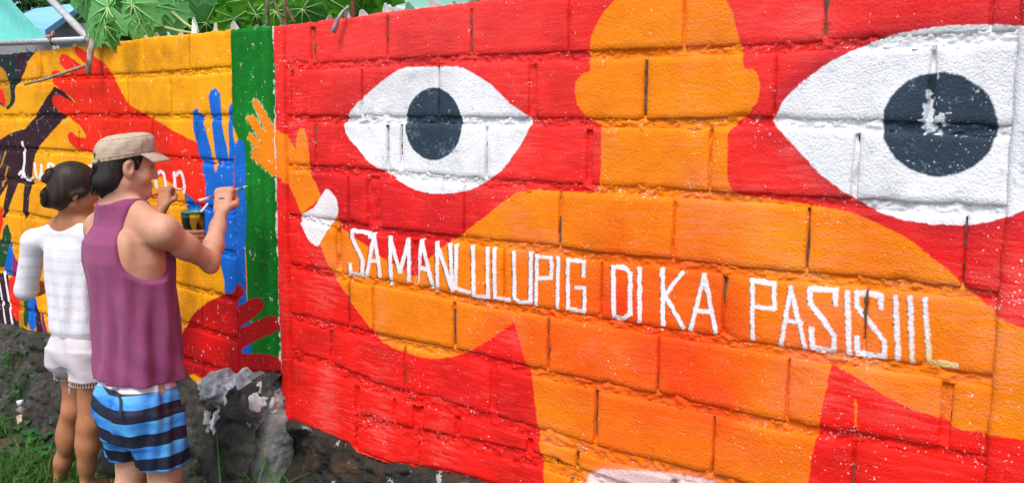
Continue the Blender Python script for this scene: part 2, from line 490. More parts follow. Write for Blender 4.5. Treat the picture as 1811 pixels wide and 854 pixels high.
    c.poly(MAR, [(60, 532), (70, 556), (76, 592), (64, 592)]); c.poly(MAG, [(70, 548), (76, 560), (84, 592), (76, 594)])
    for L in LETTERS['left']: c.stroke(LET, L, 4.2 if L[0][0] < 110 else 4.6, smooth=4)
    return c, dr

def joint_map(c):
    """1 beside the bed joints, where the brush missed"""
    L = LRZ if c.w is WR else LLZ
    Z = ((np.arange(c.H) + .5) / c.res + c.z0)[:, None]
    X = (np.arange(c.W) + .5) / c.res + c.u0
    d = np.full((c.H, c.W), 9., np.float32)
    for f in L: d = np.minimum(d, np.abs(Z - f(X)[None]))
    return np.exp(-(d / .020) ** 2).astype(np.float32) * (.6 + .6 * c.noise(.11, 5))

def finish(c, extra, chips, seed):
    """labels -> colour: ragged edges, brush streaks, chipped specks of white primer"""
    H, Wd = c.lab.shape
    k = c.res
    dx = c.noise(.014, seed) * .0016 * k + c.noise(.005, seed + 1) * .0009 * k
    dy = c.noise(.014, seed + 2) * .0016 * k + c.noise(.005, seed + 3) * .0009 * k
    yy, xx = np.mgrid[0:H, 0:Wd]
    lab = c.lab[np.clip((yy + dy).astype(int), 0, H - 1), np.clip((xx + dx).astype(int), 0, Wd - 1)]
    table = np.array([PAL[i] for i in range(18)], np.float32)
    C = table[lab]
    C = np.stack([blur(C[..., i], 1, 1) for i in range(3)], -1)
    C = extra(c, lab, C)
    var = 1 + .13 * c.noise(.22, seed + 4) + .07 * c.noise(.06, seed + 12) + .05 * c.noise(.02, seed + 5)
    # thin, uneven coats: some strokes let the pale primer through, others are doubled up
    sx = blur(np.random.default_rng(seed + 30).uniform(-1, 1, (H, Wd)).astype(np.float32), 2, 1)
    sy = sx.copy()
    for _ in range(2):
        q = np.cumsum(np.pad(sy, ((0, 0), (14, 14)), mode='edge'), 1); sy = (q[:, 28:] - q[:, :-28])[:, :Wd] / 28
    stroke = np.clip(sy * 7, -1, 1); patch = c.noise(.16, seed + 31)
    thin = np.clip(.10 * stroke + .16 * np.clip(patch - .15, 0, 1) * (1 + stroke), 0, .20)[..., None] * (chips > .5)
    dark = (np.clip(-.10 * stroke + .22 * np.clip(-patch - .1, 0, 1), 0, .35) * np.where(lab == ORG, .55, 1))[..., None]
    keep = ((lab == WHT) | (lab == LET) | (lab == PUP))[..., None]
    C = np.where(keep, C, (C * (1 - thin) + np.array(lin(238, 150, 140), np.float32) * thin) * (1 - dark))
    C = C * var[..., None]
    # chips
    big = .5 + .5 * c.noise(.16, seed + 6); med = c.noise(.03, seed + 7)
    r = np.random.default_rng(seed + 8)
    raw_ = r.uniform(-1, 1, (H, Wd)); fine = (blur(raw_, 1, 1) * 1.7 + .42 * raw_ + .3 * raw_ * blur(np.roll(raw_, 7), 1, 1))
    jd = joint_map(c); thr = 1.38 - chips * (.42 * big ** 2 + .34 * med + .50 * jd)
    m = np.clip((fine + .35 * c.noise(.008, seed + 9) - thr) * 4, 0, 1)
    m = m * np.where((lab == WHT) | (lab == PNK) | (lab == GRN), .25, 1)
    white = np.array(lin(232, 205, 198), np.float32)
    C = C * (1 - m[..., None]) + white * m[..., None]
    return np.clip(C, .002, .86)

def to_image(name, C):
    H, Wd, _ = C.shape
    im = bpy.data.images.new(name, Wd, H, alpha=False, float_buffer=True)
    im.colorspace_settings.name = 'Non-Color'
    buf = np.ones((H, Wd, 4), np.float32); buf[..., :3] = C
    im.pixels.foreach_set(buf.ravel())
    im.update()
    return im

def mural_material(name, im, rough=.55):
    n = NT(name)
    uvn = n.new('ShaderNodeUVMap'); uvn.uv_map = 'UVMap'
    t = n.new('ShaderNodeTexImage'); t.image = im; t.extension = 'EXTEND'
    n.link(uvn.outputs[0], t.inputs[0])
    dirt = n.ramp(n.noise(5, 6), [(.3, .90), (.7, 1.03)])
    n.base(n.mix(1.0, t.outputs[0], dirt, 'MULTIPLY'))
    n.rough(rough); n.spec(.18)
    n.bump(n.noise(60, 3), .35, .004)
    n.bump(n.noise(150, 2, .6), .75, .0042)
    n.bump(n.noise(330, 2, .6), .5, .002)
    return n.m

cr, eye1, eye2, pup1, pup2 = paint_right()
def ex_right(c, lab, C):
    H, Wd, _ = C.shape
    Z = ((np.arange(H) + .5) / c.res + c.z0)[:, None]
    isred = (lab == RED)[..., None]; isorg = (lab == ORG)[..., None]
    bloom = np.clip((Z - 1.35) / .8, 0, 1) * (.75 + .35 * c.noise(.25, 61))  # lens bloom put into the red as a paler tint towards the top
    C = np.where(isred, C * (1 - .11 * bloom[..., None]) + np.array(lin(255, 150, 150), np.float32) * .11 * bloom[..., None], C)
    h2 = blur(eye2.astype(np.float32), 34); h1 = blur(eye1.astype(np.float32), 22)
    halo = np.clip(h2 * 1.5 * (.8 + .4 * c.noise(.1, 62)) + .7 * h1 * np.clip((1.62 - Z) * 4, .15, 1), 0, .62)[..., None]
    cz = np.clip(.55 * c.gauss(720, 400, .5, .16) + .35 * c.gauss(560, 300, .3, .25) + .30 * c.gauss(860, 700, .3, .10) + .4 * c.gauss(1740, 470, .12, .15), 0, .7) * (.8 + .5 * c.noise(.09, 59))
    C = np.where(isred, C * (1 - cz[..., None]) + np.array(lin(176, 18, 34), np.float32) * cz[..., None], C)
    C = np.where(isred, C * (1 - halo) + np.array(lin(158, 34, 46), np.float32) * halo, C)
    g = np.clip(1.0 * c.gauss(1180, 640, .46, .30) + .5 * c.gauss(900, 600, .22, .12) + .35 * c.noise(.12, 57) * c.gauss(1180, 600, .8, .4), 0, 1)[..., None]
    C = np.where(isorg, C * (1 - g) + np.array(lin(246, 62, 8), np.float32) * g, C)
    g = c.gauss(1500, 770, .35, .2)[..., None] * .5
    C = np.where(isorg, C * (1 - g) + np.array(lin(240, 108, 6), np.float32) * g, C)
    # grimy whites and smoky spray
    w = ((lab == WHT) | (lab == PUP))
    gr = np.clip(c.noise(.05, 63) * .5 + c.noise(.015, 64) * .5 + .6 * c.noise(.004, 65) - .45, 0, 1) * np.where(w, .8, 0)
    C = C * (1 - gr[..., None]) + np.array(lin(120, 138, 150), np.float32) * gr[..., None]
    # white chips inside the pupils
    ch = np.clip((c.noise(.006, 66) + .6 * c.noise(.03, 67) - 1.02) * 4, 0, 1) * (lab == PUP) * .7
    u, z = WR.hit(1645, 218)
    sp = np.clip((c.gauss(1652, 218, .045, .035) + c.gauss(1640, 190, .012, .06) * .9 + .5 * c.noise(.008, 68) - .75) * 4, 0, 1) * (lab == PUP)
    ch = np.maximum(ch, sp)[..., None]
    C = C * (1 - ch) + np.array(lin(205, 210, 214), np.float32) * ch
    # pale last letter
    g = (c.gauss(1660, 645, .06, .05) * (lab == LET))[..., None]
    C = C * (1 - g) + np.array(lin(250, 205, 110), np.float32) * g
    # soft pink spray patch edge
    pk = blur((lab == PNK).astype(np.float32), 9)[..., None]
    C = np.where(isorg, C * (1 - pk * .8) + np.array(lin(246, 160, 130), np.float32) * pk * .8, C)
    # ragged white edge down the corner
    X = (np.arange(Wd) + .5) / c.res + c.u0
    e = np.clip(1.2 - np.abs(X - .004) / .010, 0, 1)[None] + np.clip(.3 - np.abs(X - .06) / .03, 0, 1)[None]
    m = np.clip((e + .5 * c.noise(.02, 69) + .5 * c.noise(.006, 70) - .95) * 3, 0, .9)[..., None]
    return C * (1 - m) + np.array(lin(232, 214, 208), np.float32) * m

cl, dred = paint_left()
def ex_left(c, lab, C):
    H, Wd, _ = C.shape
    st = c.noise(.02, 81)
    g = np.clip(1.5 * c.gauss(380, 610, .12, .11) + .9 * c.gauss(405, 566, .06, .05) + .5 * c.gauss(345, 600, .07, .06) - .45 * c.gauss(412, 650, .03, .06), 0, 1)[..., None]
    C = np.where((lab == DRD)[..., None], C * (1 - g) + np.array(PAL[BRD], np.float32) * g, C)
    isg = (lab == GRN)[..., None]
    streak = (np.random.default_rng(82).uniform(-1, 1, Wd).astype(np.float32)); streak = blur(streak[None].repeat(2, 0), 6)[:1] * 2
    C = np.where(isg, C * (1 + .28 * streak[..., None] + .12 * st[..., None]), C)
    # darker yellow patches under the coping and at lower left
    g = (.55 * c.gauss(300, 95, .16, .06) + .35 * c.gauss(80, 120, .35, .10) + .3 * c.gauss(60, 380, .3, .15))
    g = np.clip(g * (1 + .8 * c.noise(.05, 83)), 0, .8)[..., None]
    C = np.where((lab == YEL)[..., None], C * (1 - g) + np.array(lin(170, 112, 8), np.float32) * g, C)
    Z = ((np.arange(H) + .5) / c.res + c.z0)[:, None]
    # splashed white along the join with the red wall
    X = (np.arange(Wd) + .5) / c.res + c.u0
    e = np.clip(1.1 - np.abs(X + .004) / .012, 0, 1)[None]
    m = np.clip((e + .8 * c.noise(.02, 84) + .5 * c.noise(.006, 85) - .8) * 3, 0, .9)[..., None]
    C = C * (1 - m) + np.array(lin(225, 220, 210), np.float32) * m
    # outlines along the orange hand
    hm = c.mask(HAND).astype(np.float32); ed = np.clip(blur(hm, 3) * 4 * (1 - hm), 0, 1) * np.clip(.55 + c.noise(.01, 86), 0, 1)
    m = (ed * (lab == GRN) * .8)[..., None]
    return C * (1 - m) + np.array(lin(235, 215, 160), np.float32) * m

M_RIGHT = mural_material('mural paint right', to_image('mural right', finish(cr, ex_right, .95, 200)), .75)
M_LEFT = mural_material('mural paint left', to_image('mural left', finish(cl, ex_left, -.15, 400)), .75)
M_CONC = NT('raw concrete')
_c = M_CONC
_c.base(_c.mix(_c.ramp(_c.noise(9, 6), [(.35, 0), (.65, 1)]), (.16, .145, .125), (.30, .28, .25)))
_c.rough(.9); _c.bump(_c.noise(60, 5), .7, .006)
M_CONC = _c.m
n = NT('rough footing stone')
c1 = n.mix(n.ramp(n.noise(9, 7, .7), [(.36, 0), (.64, 1)]), (.020, .017, .013), (.095, .085, .068))
c1 = n.mix(n.ramp(n.noise(8, 7, .75), [(.55, 0), (.66, 1)]), c1, (.19, .18, .165))
c1 = n.mix(n.ramp(n.noise(5.1, 5), [(.60, 0), (.72, 1)]), c1, (.085, .040, .016))
c1 = n.mix(n.ramp(n.noise(30, 3), [(.70, 0), (.75, 1)]), c1, (.50, .05, .03))
c1 = n.mix(n.ramp(n.noise(38, 3), [(.72, 0), (.75, 1)]), c1, (.60, .58, .55))
c1 = n.mix(n.ramp(n.noise(4.2, 6, .7), [(.50, 0), (.62, 1)]), c1, (.020, .036, .012))
n.base(c1); n.rough(.92); n.bump(n.noise(26, 8, .75), 1.0, .035); n.bump(n.noise(120, 4, .7), .5, .006)
M_FOOT = n.m

# ------------------------------------------------------------------ walls of hollow blocks
def jitter_line(n, amp, seed):
    r = np.random.default_rng(seed)
    a = r.uniform(-1, 1, n) * amp
    return a

def build_block(name, cv, mat, parent, u0, u1, top, bot, depth=.11, y0=0.0, seed=0, dz=.0, cell=.02, rnd=.006):
    """front grid with ragged rounded edges; top/bot are functions of u"""
    nu = max(4, int((u1 - u0) / cell) + 1); nv = max(4, int(.17 / cell) + 1)
    r = np.random.default_rng(seed)
    us = np.concatenate([[0, .006], np.linspace(.02, (u1 - u0) - .02, nu) if (u1 - u0) > .05 else np.linspace(.012, max(.013, u1 - u0 - .012), 3), [(u1 - u0) - .006, (u1 - u0)]]) + u0
    us = np.sort(us)
    ts = np.concatenate([[0, .035], np.linspace(.11, .89, nv), [.965, 1]])
    U, T = np.meshgrid(us, ts, indexing='ij')
    tp, bt = top(us)[:, None], bot(us)[:, None]
    Zv = bt + T * (tp - bt)
    Y = np.full_like(U, y0)
    eu = np.minimum(U - u0, u1 - U); ez = np.minimum(Zv - bt, tp - Zv)
    d = np.minimum(eu, ez)
    Y = Y + rnd * np.clip(1 - d / .006, 0, 1) ** 1.2
    Nn = fbm(np.stack([U * 9, Zv * 9, np.full_like(U, seed * 1.7)], -1), 3, 5)
    Y = Y + .0022 * Nn + .0012 * vnoise(np.stack([U * 60, Zv * 60, U * 0 + seed], -1), 9)
    # ragged outline and broken corners
    edge = np.clip(1 - d / .018, 0, 1)
    n1 = fbm(np.stack([U * 28, Zv * 28, np.full_like(U, 3.3 + seed)], -1), 3, 21)
    cen_u, cen_z = (u0 + u1) / 2, (tp + bt) / 2
    U = U + edge * n1 * .004 * np.sign(cen_u - U)
    Zv = Zv + edge * n1 * .006 * np.sign(cen_z - Zv)
    Y = Y + edge * np.clip(n1 - .25, 0, 1) * .03
    a, b = U.shape
    V = np.stack([U, Y, Zv], -1).reshape(-1, 3)
    Fc = grid_faces(a, b)[:, ::1]
    # sides: extrude the boundary back
    idx = np.arange(a * b).reshape(a, b)
    loop = np.concatenate([idx[:-1, 0], idx[-1, :-1], idx[1:, -1][::-1], idx[0, 1:][::-1]])
    back = V[loop].copy(); back[:, 1] = y0 + depth
    nb = len(V); V2 = np.concatenate([V, back]); L = len(loop)
    k = np.arange(L); k2 = (k + 1) % L
    S = np.stack([loop[k], nb + k, nb + k2, loop[k2]], -1)
    Fa = np.concatenate([Fc, S])
    uu, vv = cv.uv(V2[:, 0], V2[:, 2])
    o = mesh_obj(name, V2, Fa, mat, parent, True, np.stack([uu, vv], 1))
    return o

def build_mortar(cv, mat, parent, u0, u1, lines, top, bot, name='mortar', raw=None, joints=(), wide=0):
    """recessed joint surface behind the blocks, rough where the bed joints run"""
    us = np.arange(u0, u1, .006)
    rows = []
    base = [l(us) for l in lines]
    for k, z in enumerate(base):
        am = .020 if (k < 7 or raw is None or wide == 0) else wide
        for o in np.linspace(am, -am, 11): rows.append((z + o, 1.0))
        if k < len(base) - 1:
            for f in np.linspace(.12, .88, 10): rows.append((z * (1 - f) + base[k + 1] * f, .6))
    Zv = np.array([r[0] for r in rows]).T
    wgt = np.array([r[1] for r in rows])[None]
    tp, bt = top(us)[:, None] - .004, bot(us)[:, None] + .014
    Zv = np.clip(Zv, bt, tp)
    U = np.repeat(us[:, None], Zv.shape[1], 1)
    N1 = fbm(np.stack([U * 30, Zv * 55, U * 0 + 2.2], -1), 3, 31); N2 = fbm(np.stack([U * 7, Zv * 9, U * 0 + 7.7], -1), 2, 37)
    N3 = np.abs(fbm(np.stack([U * 75, Zv * 95, U * 0 + 1.1], -1), 3, 41))
    Y = .0075 - .0075 * N1 * wgt - .003 * N2 - .015 * (N3 - .3) * wgt
    Y = np.clip(Y, .0, .02) + np.clip(.022 + .03 * N2 - .04 * N3, .0, .045) * (1 - wgt)
    V = np.stack([U, Y, Zv], -1).reshape(-1, 3)
    uu, vv = cv.uv(V[:, 0], V[:, 2])
    o = mesh_obj(name, V, grid_faces(*Zv.shape)[:, ::-1], mat, parent, True, np.stack([uu, vv], 1))
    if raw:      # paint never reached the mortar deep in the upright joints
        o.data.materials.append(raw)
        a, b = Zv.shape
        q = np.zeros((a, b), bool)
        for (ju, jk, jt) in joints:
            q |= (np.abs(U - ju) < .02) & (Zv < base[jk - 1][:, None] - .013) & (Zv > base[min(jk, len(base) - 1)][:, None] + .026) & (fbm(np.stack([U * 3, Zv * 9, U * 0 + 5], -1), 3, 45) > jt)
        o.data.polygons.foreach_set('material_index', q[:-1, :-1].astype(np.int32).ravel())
    return o

BED = .0125    # half the bed joint

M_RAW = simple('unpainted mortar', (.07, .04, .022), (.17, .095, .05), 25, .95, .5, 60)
# ---- right wall: the big faces
wall_r = empty('block_wall', (CORNER[0], CORNER[1], 0), -A_R)
tag(wall_r, 'red and orange mural wall of concrete blocks with two giant eyes and white lettering', 'wall')
prof_px = [(470, 690), (497, 704), (508, 742), (560, 764), (615, 786), (630, 806), (690, 828), (740, 834), (775, 838), (850, 858), (1000, 905), (1300, 990), (1900, 1160)]
BOT_R = WR.line(prof_px)
JR = {1: [(551, 80, 9), (683, 65, 5), (832, 55, 5), (1005, 45, 5), (1209, 45, 5), (1457, 45, 6), (1750, 60, 6)],
      2: [(516, 165, 7), (638, 150, 3), (775, 150, 4), (940, 150, 12), (1141, 150, 8), (1370, 150, 4), (1647, 150, 10)],
      3: [(557, 260, 5), (684, 260, 4), (708, 260, 5), (858, 260, 4), (1040, 270, 11), (1256, 270, 6), (1514, 280, 12), (1790, 300, 5)],
      4: [(615, 345, 3), (660, 350, 26), (819, 370, 3), (990, 385, 6), (1191, 400, 4), (1428, 420, 6), (1705, 450, 4)],
      5: [(597, 440, 9), (733, 455, 11), (890, 490, 3), (1062, 520, 4), (1277, 560, 4), (1528, 580, 5), (1770, 600, 4)],
      6: [(617, 540, 5), (659, 550, 4), (803, 580, 5), (969, 620, 5), (1163, 650, 4), (1392, 690, 5), (1673, 720, 20)],
      7: [(585, 610, 7), (715, 650, 4), (871, 690, 13), (1052, 740, 7), (1261, 785, 5), (1509, 820, 6), (1790, 900, 6)],
      8: [(630, 720, 9), (696, 715, 6), (738, 740, 20), (808, 760, 10), (935, 785, 12), (1020, 820, 8), (1190, 850, 6), (1450, 930, 6)],
      9: [(740, 810, 4), (1010, 890, 5), (1300, 960, 5)]}
U_END = 4.25
U_COL = .062
for k in range(1, 10):
    edges = [(U_COL + .004, .003)]
    for (x, y, w) in JR[k]:
        u, z = WR.hit(x, y); u2, _ = WR.hit(x + w, y)
        if U_COL + .03 < u < U_END - .05: edges.append((u, max(.0032, (u2 - u) / 2)))
    u = edges[-1][0]
    while u + .6 < U_END: u += .405; edges.append((u, .0035))
    edges.append((U_END, 0))
    tl = LR[k - 1]
    bl = LR[k] if k < 9 else (lambda u: BOT_R(u) - .0)
    for i in range(len(edges) - 1):
        a, b = edges[i][0] + edges[i][1], edges[i + 1][0] - edges[i + 1][1]
        if b - a < .02: continue
        half = BED * (1.0 if k < 7 else 1.3 if k == 7 else 1.9)
        tp = (lambda u, f=tl, h=half: f(u) - h) if k > 1 else (lambda u, f=tl: f(u))
        bt = lambda u, f=bl, h=half: np.maximum(f(u) + h, BOT_R(u) + .004 + .012 * vnoise(np.stack([u * 18, u * 0, u * 0], -1), 77))
        if k == 8 and i == 0: bt = lambda u: BOT_R(u) + .006
        if k == 9 and i == 0: a = max(a, WR.hit(632, 800)[0])
        um = (a + b) / 2
        if tp(np.array([um]))[0] - bt(np.array([um]))[0] < .025: continue
        sd_ = k * 40 + i
        rr = np.random.default_rng(sd_)
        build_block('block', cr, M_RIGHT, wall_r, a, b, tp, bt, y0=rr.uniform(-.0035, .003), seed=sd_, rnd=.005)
JOINTS_R = [(WR.hit(x + w / 2, y)[0], k, (-.15 if k in (1, 2) else .5) if w >= 9 else (-.08 if w > 3 else .2)) for k in JR for (x, y, w) in JR[k] if not (1560 < x < 1760 and y < 330)]
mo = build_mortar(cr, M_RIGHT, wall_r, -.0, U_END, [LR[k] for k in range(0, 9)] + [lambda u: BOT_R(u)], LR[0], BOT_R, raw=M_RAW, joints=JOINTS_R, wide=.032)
# plastered corner strip with brush grooves, and the pilaster at the right edge
def build_strip(name, cv, mat, parent, u0, u1, top, bot, yf, depth=.12, seed=0, groove=.002, cell=.009, zcell=.02):
    us = np.linspace(u0, u1, max(5, int((u1 - u0) / cell)))
    tt = np.linspace(0, 1, int((top(us).max() - bot(us).min()) / zcell))
    U, T = np.meshgrid(us, tt, indexing='ij')
    tp, bt = top(us)[:, None], bot(us)[:, None]
    Zv = bt + T * (tp - bt)
    d = np.minimum(U - u0, u1 - U)
    Y = yf + .007 * np.clip(1 - d / .008, 0, 1) + groove * vnoise(np.stack([U * 90, Zv * 2.2, U * 0 + seed], -1), 3) + .004 * fbm(np.stack([U * 8, Zv * 8, U * 0 + seed], -1), 3, 4)
    edge = np.clip(1 - d / .012, 0, 1)
    U = U + edge * .006 * fbm(np.stack([U * 20, Zv * 25, U * 0 + seed], -1), 3, 14)
    V = np.stack([U, Y, Zv], -1).reshape(-1, 3); a, b = U.shape
    idx = np.arange(a * b).reshape(a, b)
    loop = np.concatenate([idx[:-1, 0], idx[-1, :-1], idx[1:, -1][::-1], idx[0, 1:][::-1]])
    back = V[loop].copy(); back[:, 1] = yf + depth
    nb = len(V); L = len(loop); k = np.arange(L); k2 = (k + 1) % L
    V2 = np.concatenate([V, back]); Fa = np.concatenate([grid_faces(a, b), np.stack([loop[k], nb + k, nb + k2, loop[k2]], -1)])
    uu, vv = cv.uv(V2[:, 0], V2[:, 2])
    return mesh_obj(name, V2, Fa, mat, parent, True, np.stack([uu, vv], 1))
tag(build_strip('plaster_edge', cr, M_RIGHT, wall_r, .002, U_COL, lambda u: LR[0](u), lambda u: BOT_R(u), -.010, groove=.004, seed=3), 'red plastered end strip with vertical brush grooves')
uP = WR.hit(1776, 420)[0]
tag(build_strip('pilaster', cr, M_RIGHT, wall_r, uP, uP + .30, lambda u: LR[0](u) + .01, lambda u: BOT_R(u) - .05, -.016, seed=5), 'plastered pilaster standing slightly proud at the right end')
m = MB(); m.box((2.12, .145, 1.08), (4.26, .06, 2.10)); m.build('core', M_CONC, wall_r, False)
m = MB(); m.box((2.12, .10, 2.125), (4.22, .08, .03)); o = m.build('coping', M_CONC, wall_r, False)

# ---- left wall
wall_l = empty('block_wall', (CORNER[0], CORNER[1], 0), -A_L)
tag(wall_l, 'yellow mural wall of concrete blocks with painted hands and a green end stripe, behind the two painters', 'wall')
BOT_L = WL.line([(-150, 540), (-60, 562), (0, 574), (60, 590), (120, 602), (185, 616), (260, 642), (330, 664), (345, 682), (378, 690), (395, 692), (402, 674), (425, 662), (505, 657)])
JL = {1: [(72, 115), (130, 110), (255, 100), (334, 90)], 2: [(50, 180), (160, 165), (226, 165), (302, 165), (388, 150)],
      3: [(26, 235), (138, 235), (269, 245), (348, 250)], 4: [(85, 295), (200, 300), (318, 330)], 5: [(37, 350), (150, 370), (255, 390), (352, 400)],
      6: [(85, 420), (200, 440), (310, 470)], 7: [(30, 460), (140, 500), (250, 530), (357, 550)], 8: [(90, 530), (200, 580), (320, 610)], 9: [(150, 590), (260, 620), (360, 660)]}
U_L0 = -5.2
U_GC = WL.hit(411, 200)[0]
for k in range(1, 10):
    edges = [(U_L0, 0)]
    u, _ = WL.hit(*JL[k][0])
    extra = []
    while u - .42 > U_L0 + .1: u -= .41; extra.insert(0, (u, .003))
    edges += extra
    for (x, y) in JL[k]: edges.append((WL.hit(x, y)[0], random.choice((.0035, .0045, .0055))))
    edges.append((U_GC - .002, .001))
    tl = LL[k - 1]; bl = LL[k] if k < 9 else (lambda u: BOT_L(u))
    for i in range(len(edges) - 1):
        a, b = edges[i][0] + edges[i][1], edges[i + 1][0] - edges[i + 1][1]
        if b - a < .02: continue
        tp = (lambda u, f=tl: f(u) - BED) if k > 1 else (lambda u, f=tl: f(u))
        bt = lambda u, f=bl: np.maximum(f(u) + BED, BOT_L(u) + .004 + .012 * vnoise(np.stack([u * 18, u * 0, u * 0], -1), 78))
        um = np.linspace(a, b, 5)
        if (tp(um) - bt(um)).min() < .02:
            if (tp(um) - bt(um)).max() < .03: continue
            bt0 = bt; bt = lambda u, f=bt0, t=tp: np.minimum(f(u), t(u) - .012)
        sd_ = 1000 + k * 40 + i
        rr = np.random.default_rng(sd_)
        build_block('block', cl, M_LEFT, wall_l, a, b, tp, bt, y0=rr.uniform(-.002, .003), seed=sd_, rnd=.004)
JOINTS_L = [(WL.hit(x, y)[0], k, -.6) for k in JL for (x, y) in JL[k]]
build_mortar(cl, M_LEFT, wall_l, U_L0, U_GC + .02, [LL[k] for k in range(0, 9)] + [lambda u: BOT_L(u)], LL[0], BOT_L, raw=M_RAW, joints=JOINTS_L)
tag(build_strip('column', cl, M_LEFT, wall_l, U_GC, .006, lambda u: LL[0](u), lambda u: BOT_L(u), -.004, groove=.0015, seed=8), 'smooth plastered column painted with a green stripe')
m = MB(); m.box((-2.6, .145, 1.08), (5.18, .06, 2.06)); m.build('core', M_CONC, wall_l, False)
m = MB(); m.box((-2.6, .10, 2.10), (5.16, .08, .03)); m.build('coping', M_CONC, wall_l, False)

# ---- rubble footings under both walls
n = NT('dark brown footing')
c1 = n.mix(n.ramp(n.noise(10, 7, .7), [(.36, 0), (.64, 1)]), (.012, .009, .006), (.060, .046, .032))
c1 = n.mix(n.ramp(n.noise(6, 5), [(.56, 0), (.70, 1)]), c1, (.12, .055, .018))
c1 = n.mix(n.ramp(n.noise(4, 5), [(.58, 0), (.68, 1)]), c1, (.15, .14, .12))
c1 = n.mix(n.ramp(n.noise(16, 4), [(.64, 0), (.67, 1)]), c1, (.62, .60, .58))
c1 = n.mix(n.ramp(n.noise(24, 3), [(.68, 0), (.72, 1)]), c1, (.50, .05, .03))
n.base(c1); n.rough(.9); n.bump(n.noise(30, 8, .75), 1.0, .035)
M_FOOT_D = n.m  # darker, browner tone than the left wall's footing
def worley(x, y, cell, seed):
    gx, gy = x / cell, y / cell; ix, iy = np.floor(gx).astype(np.int64), np.floor(gy).astype(np.int64)
    best = np.full(x.shape, 9.0); bid = np.zeros(x.shape)
    def h(a, b, k): return (np.sin(a * 127.1 + b * 311.7 + k * 74.7 + seed) * 43758.5453) % 1
    for dx in (-1, 0, 1):
        for dy in (-1, 0, 1):
            a, b = ix + dx, iy + dy
            d = np.hypot(a + .15 + .7 * h(a, b, 1) - gx, b + .15 + .7 * h(a, b, 2) - gy)
            m = d < best; best = np.where(m, d, best); bid = np.where(m, h(a, b, 3), bid)
    return best, bid
def footing(wall, parent, u0, u1, bot, fn, seed, mat=None):
    us = np.arange(u0, u1, .010); ts = np.linspace(0, 1, 90)
    U, T = np.meshgrid(us, ts, indexing='ij')
    zt = bot(us)[:, None] + .03
    Zv = zt * (1 - T) + (-.12) * T
    N1 = fbm(np.stack([U * 5, Zv * 5, U * 0 + seed], -1), 5, seed); N2 = np.abs(fbm(np.stack([U * 11, Zv * 13, U * 0 + seed], -1), 4, seed + 3))
    Y = fn(U, Zv, T, (zt - .03) - Zv) - .05 * N1 - .05 * (N2 - .2)
    st, ci = worley(U * 1.0 + .03 * N1, Zv * 1.25 + .03 * N2, .085, seed)
    Y = Y - .028 * np.sqrt(np.clip(1 - (st / .75) ** 2, 0, 1)) * (.3 + .9 * ci) - .05 * (1 - 2 * np.abs(N1))
    st, ci = worley(U, Zv * 1.2, .030, seed + 9)
    Y = Y - .006 * np.sqrt(np.clip(1 - (st / .6) ** 2, 0, 1)) * (.3 + ci) + .05
    lip = np.clip(1 - T / .04, 0, 1); Y = Y + lip * .07
    V = np.stack([U, Y, Zv], -1).reshape(-1, 3)
    return mesh_obj('footing', V, grid_faces(*U.shape), mat or M_FOOT, parent)
footing(WR, wall_r, -.03, 4.25, BOT_R, lambda U, Z, T, d: -.012 - .05 * T, 51, M_FOOT_D)
def fl(U, Z, T, d):
    lump = np.exp(-((U + .13) / .13) ** 2)
    return -.02 - .26 * T * (1 - .4 * lump) - lump * .13 * np.clip(d / .05, 0, 1)
footing(WL, wall_l, -5.2, .03, BOT_L, fl, 61)

# ------------------------------------------------------------------ ground
n = NT('earth')
c1 = n.mix(n.ramp(n.noise(3, 6), [(.35, 0), (.65, 1)]), (.055, .040, .025), (.11, .088, .06))
c1 = n.mix(n.ramp(n.noise(6, 5), [(.5, 0), (.62, 1)]), c1, (.035, .055, .016))
n.base(c1); n.rough(.95); n.bump(n.noise(30, 6, .7), .8, .03)
M_EARTH = n.m
def build_ground():
    xs = np.concatenate([[-90, -40, -18, -9], np.arange(-5.5, 3.0, .05), [6, 15, 40, 90]])
    ys = np.concatenate([[-60, -20, -6, -1], np.arange(1.5, 8.0, .05), [12, 25, 60, 120]])
    X, Y = np.meshgrid(xs, ys, indexing='ij')
    near = ((X > -5.4) & (X < 2.9) & (Y > 1.5) & (Y < 7.9)).astype(float)
    Z = near * (.02 * fbm(np.stack([X * 1.7, Y * 1.7, X * 0], -1), 3, 2) + .010 * fbm(np.stack([X * 9, Y * 9, X * 0], -1), 3, 4))
    o = mesh_obj('ground', np.stack([X, Y, Z], -1).reshape(-1, 3), grid_faces(*X.shape), M_EARTH)
    tag(o, kind='structure')
build_ground()

# ------------------------------------------------------------------ ground plants
M_GRASS = leaf_mat('grass blade', (.030, .105, .014), (.075, .19, .025), 3, .3)
M_GRASS2 = leaf_mat('grass blade fresh', (.045, .17, .03), (.10, .27, .05), 3, .35)
M_DRY = leaf_mat('dry grass', (.20, .13, .04), (.30, .20, .07), 3, .2)
M_WEED = leaf_mat('weed leaf', (.018, .10, .02), (.04, .17, .03), 12, .25)

def blades(mb, x, y, z, h, w, bend, az, seg=3, twist=0):
    d = Vector((math.cos(az), math.sin(az), 0)); sdir = Vector((-d.y, d.x, 0))
    V = []; Fc = []
    for i in range(seg + 1):
        t = i / seg
        p = Vector((x, y, z)) + Vector((0, 0, 1)) * h * (t - .45 * bend * t * t) + d * h * bend * t * t * .95
        ww = w * (1 - t ** 1.6) * .5 + .0004
        V += [p - sdir * ww, p + sdir * ww]
    for i in range(seg): Fc.append((2 * i, 2 * i + 1, 2 * i + 3, 2 * i + 2))
    mb.add(V, Fc)

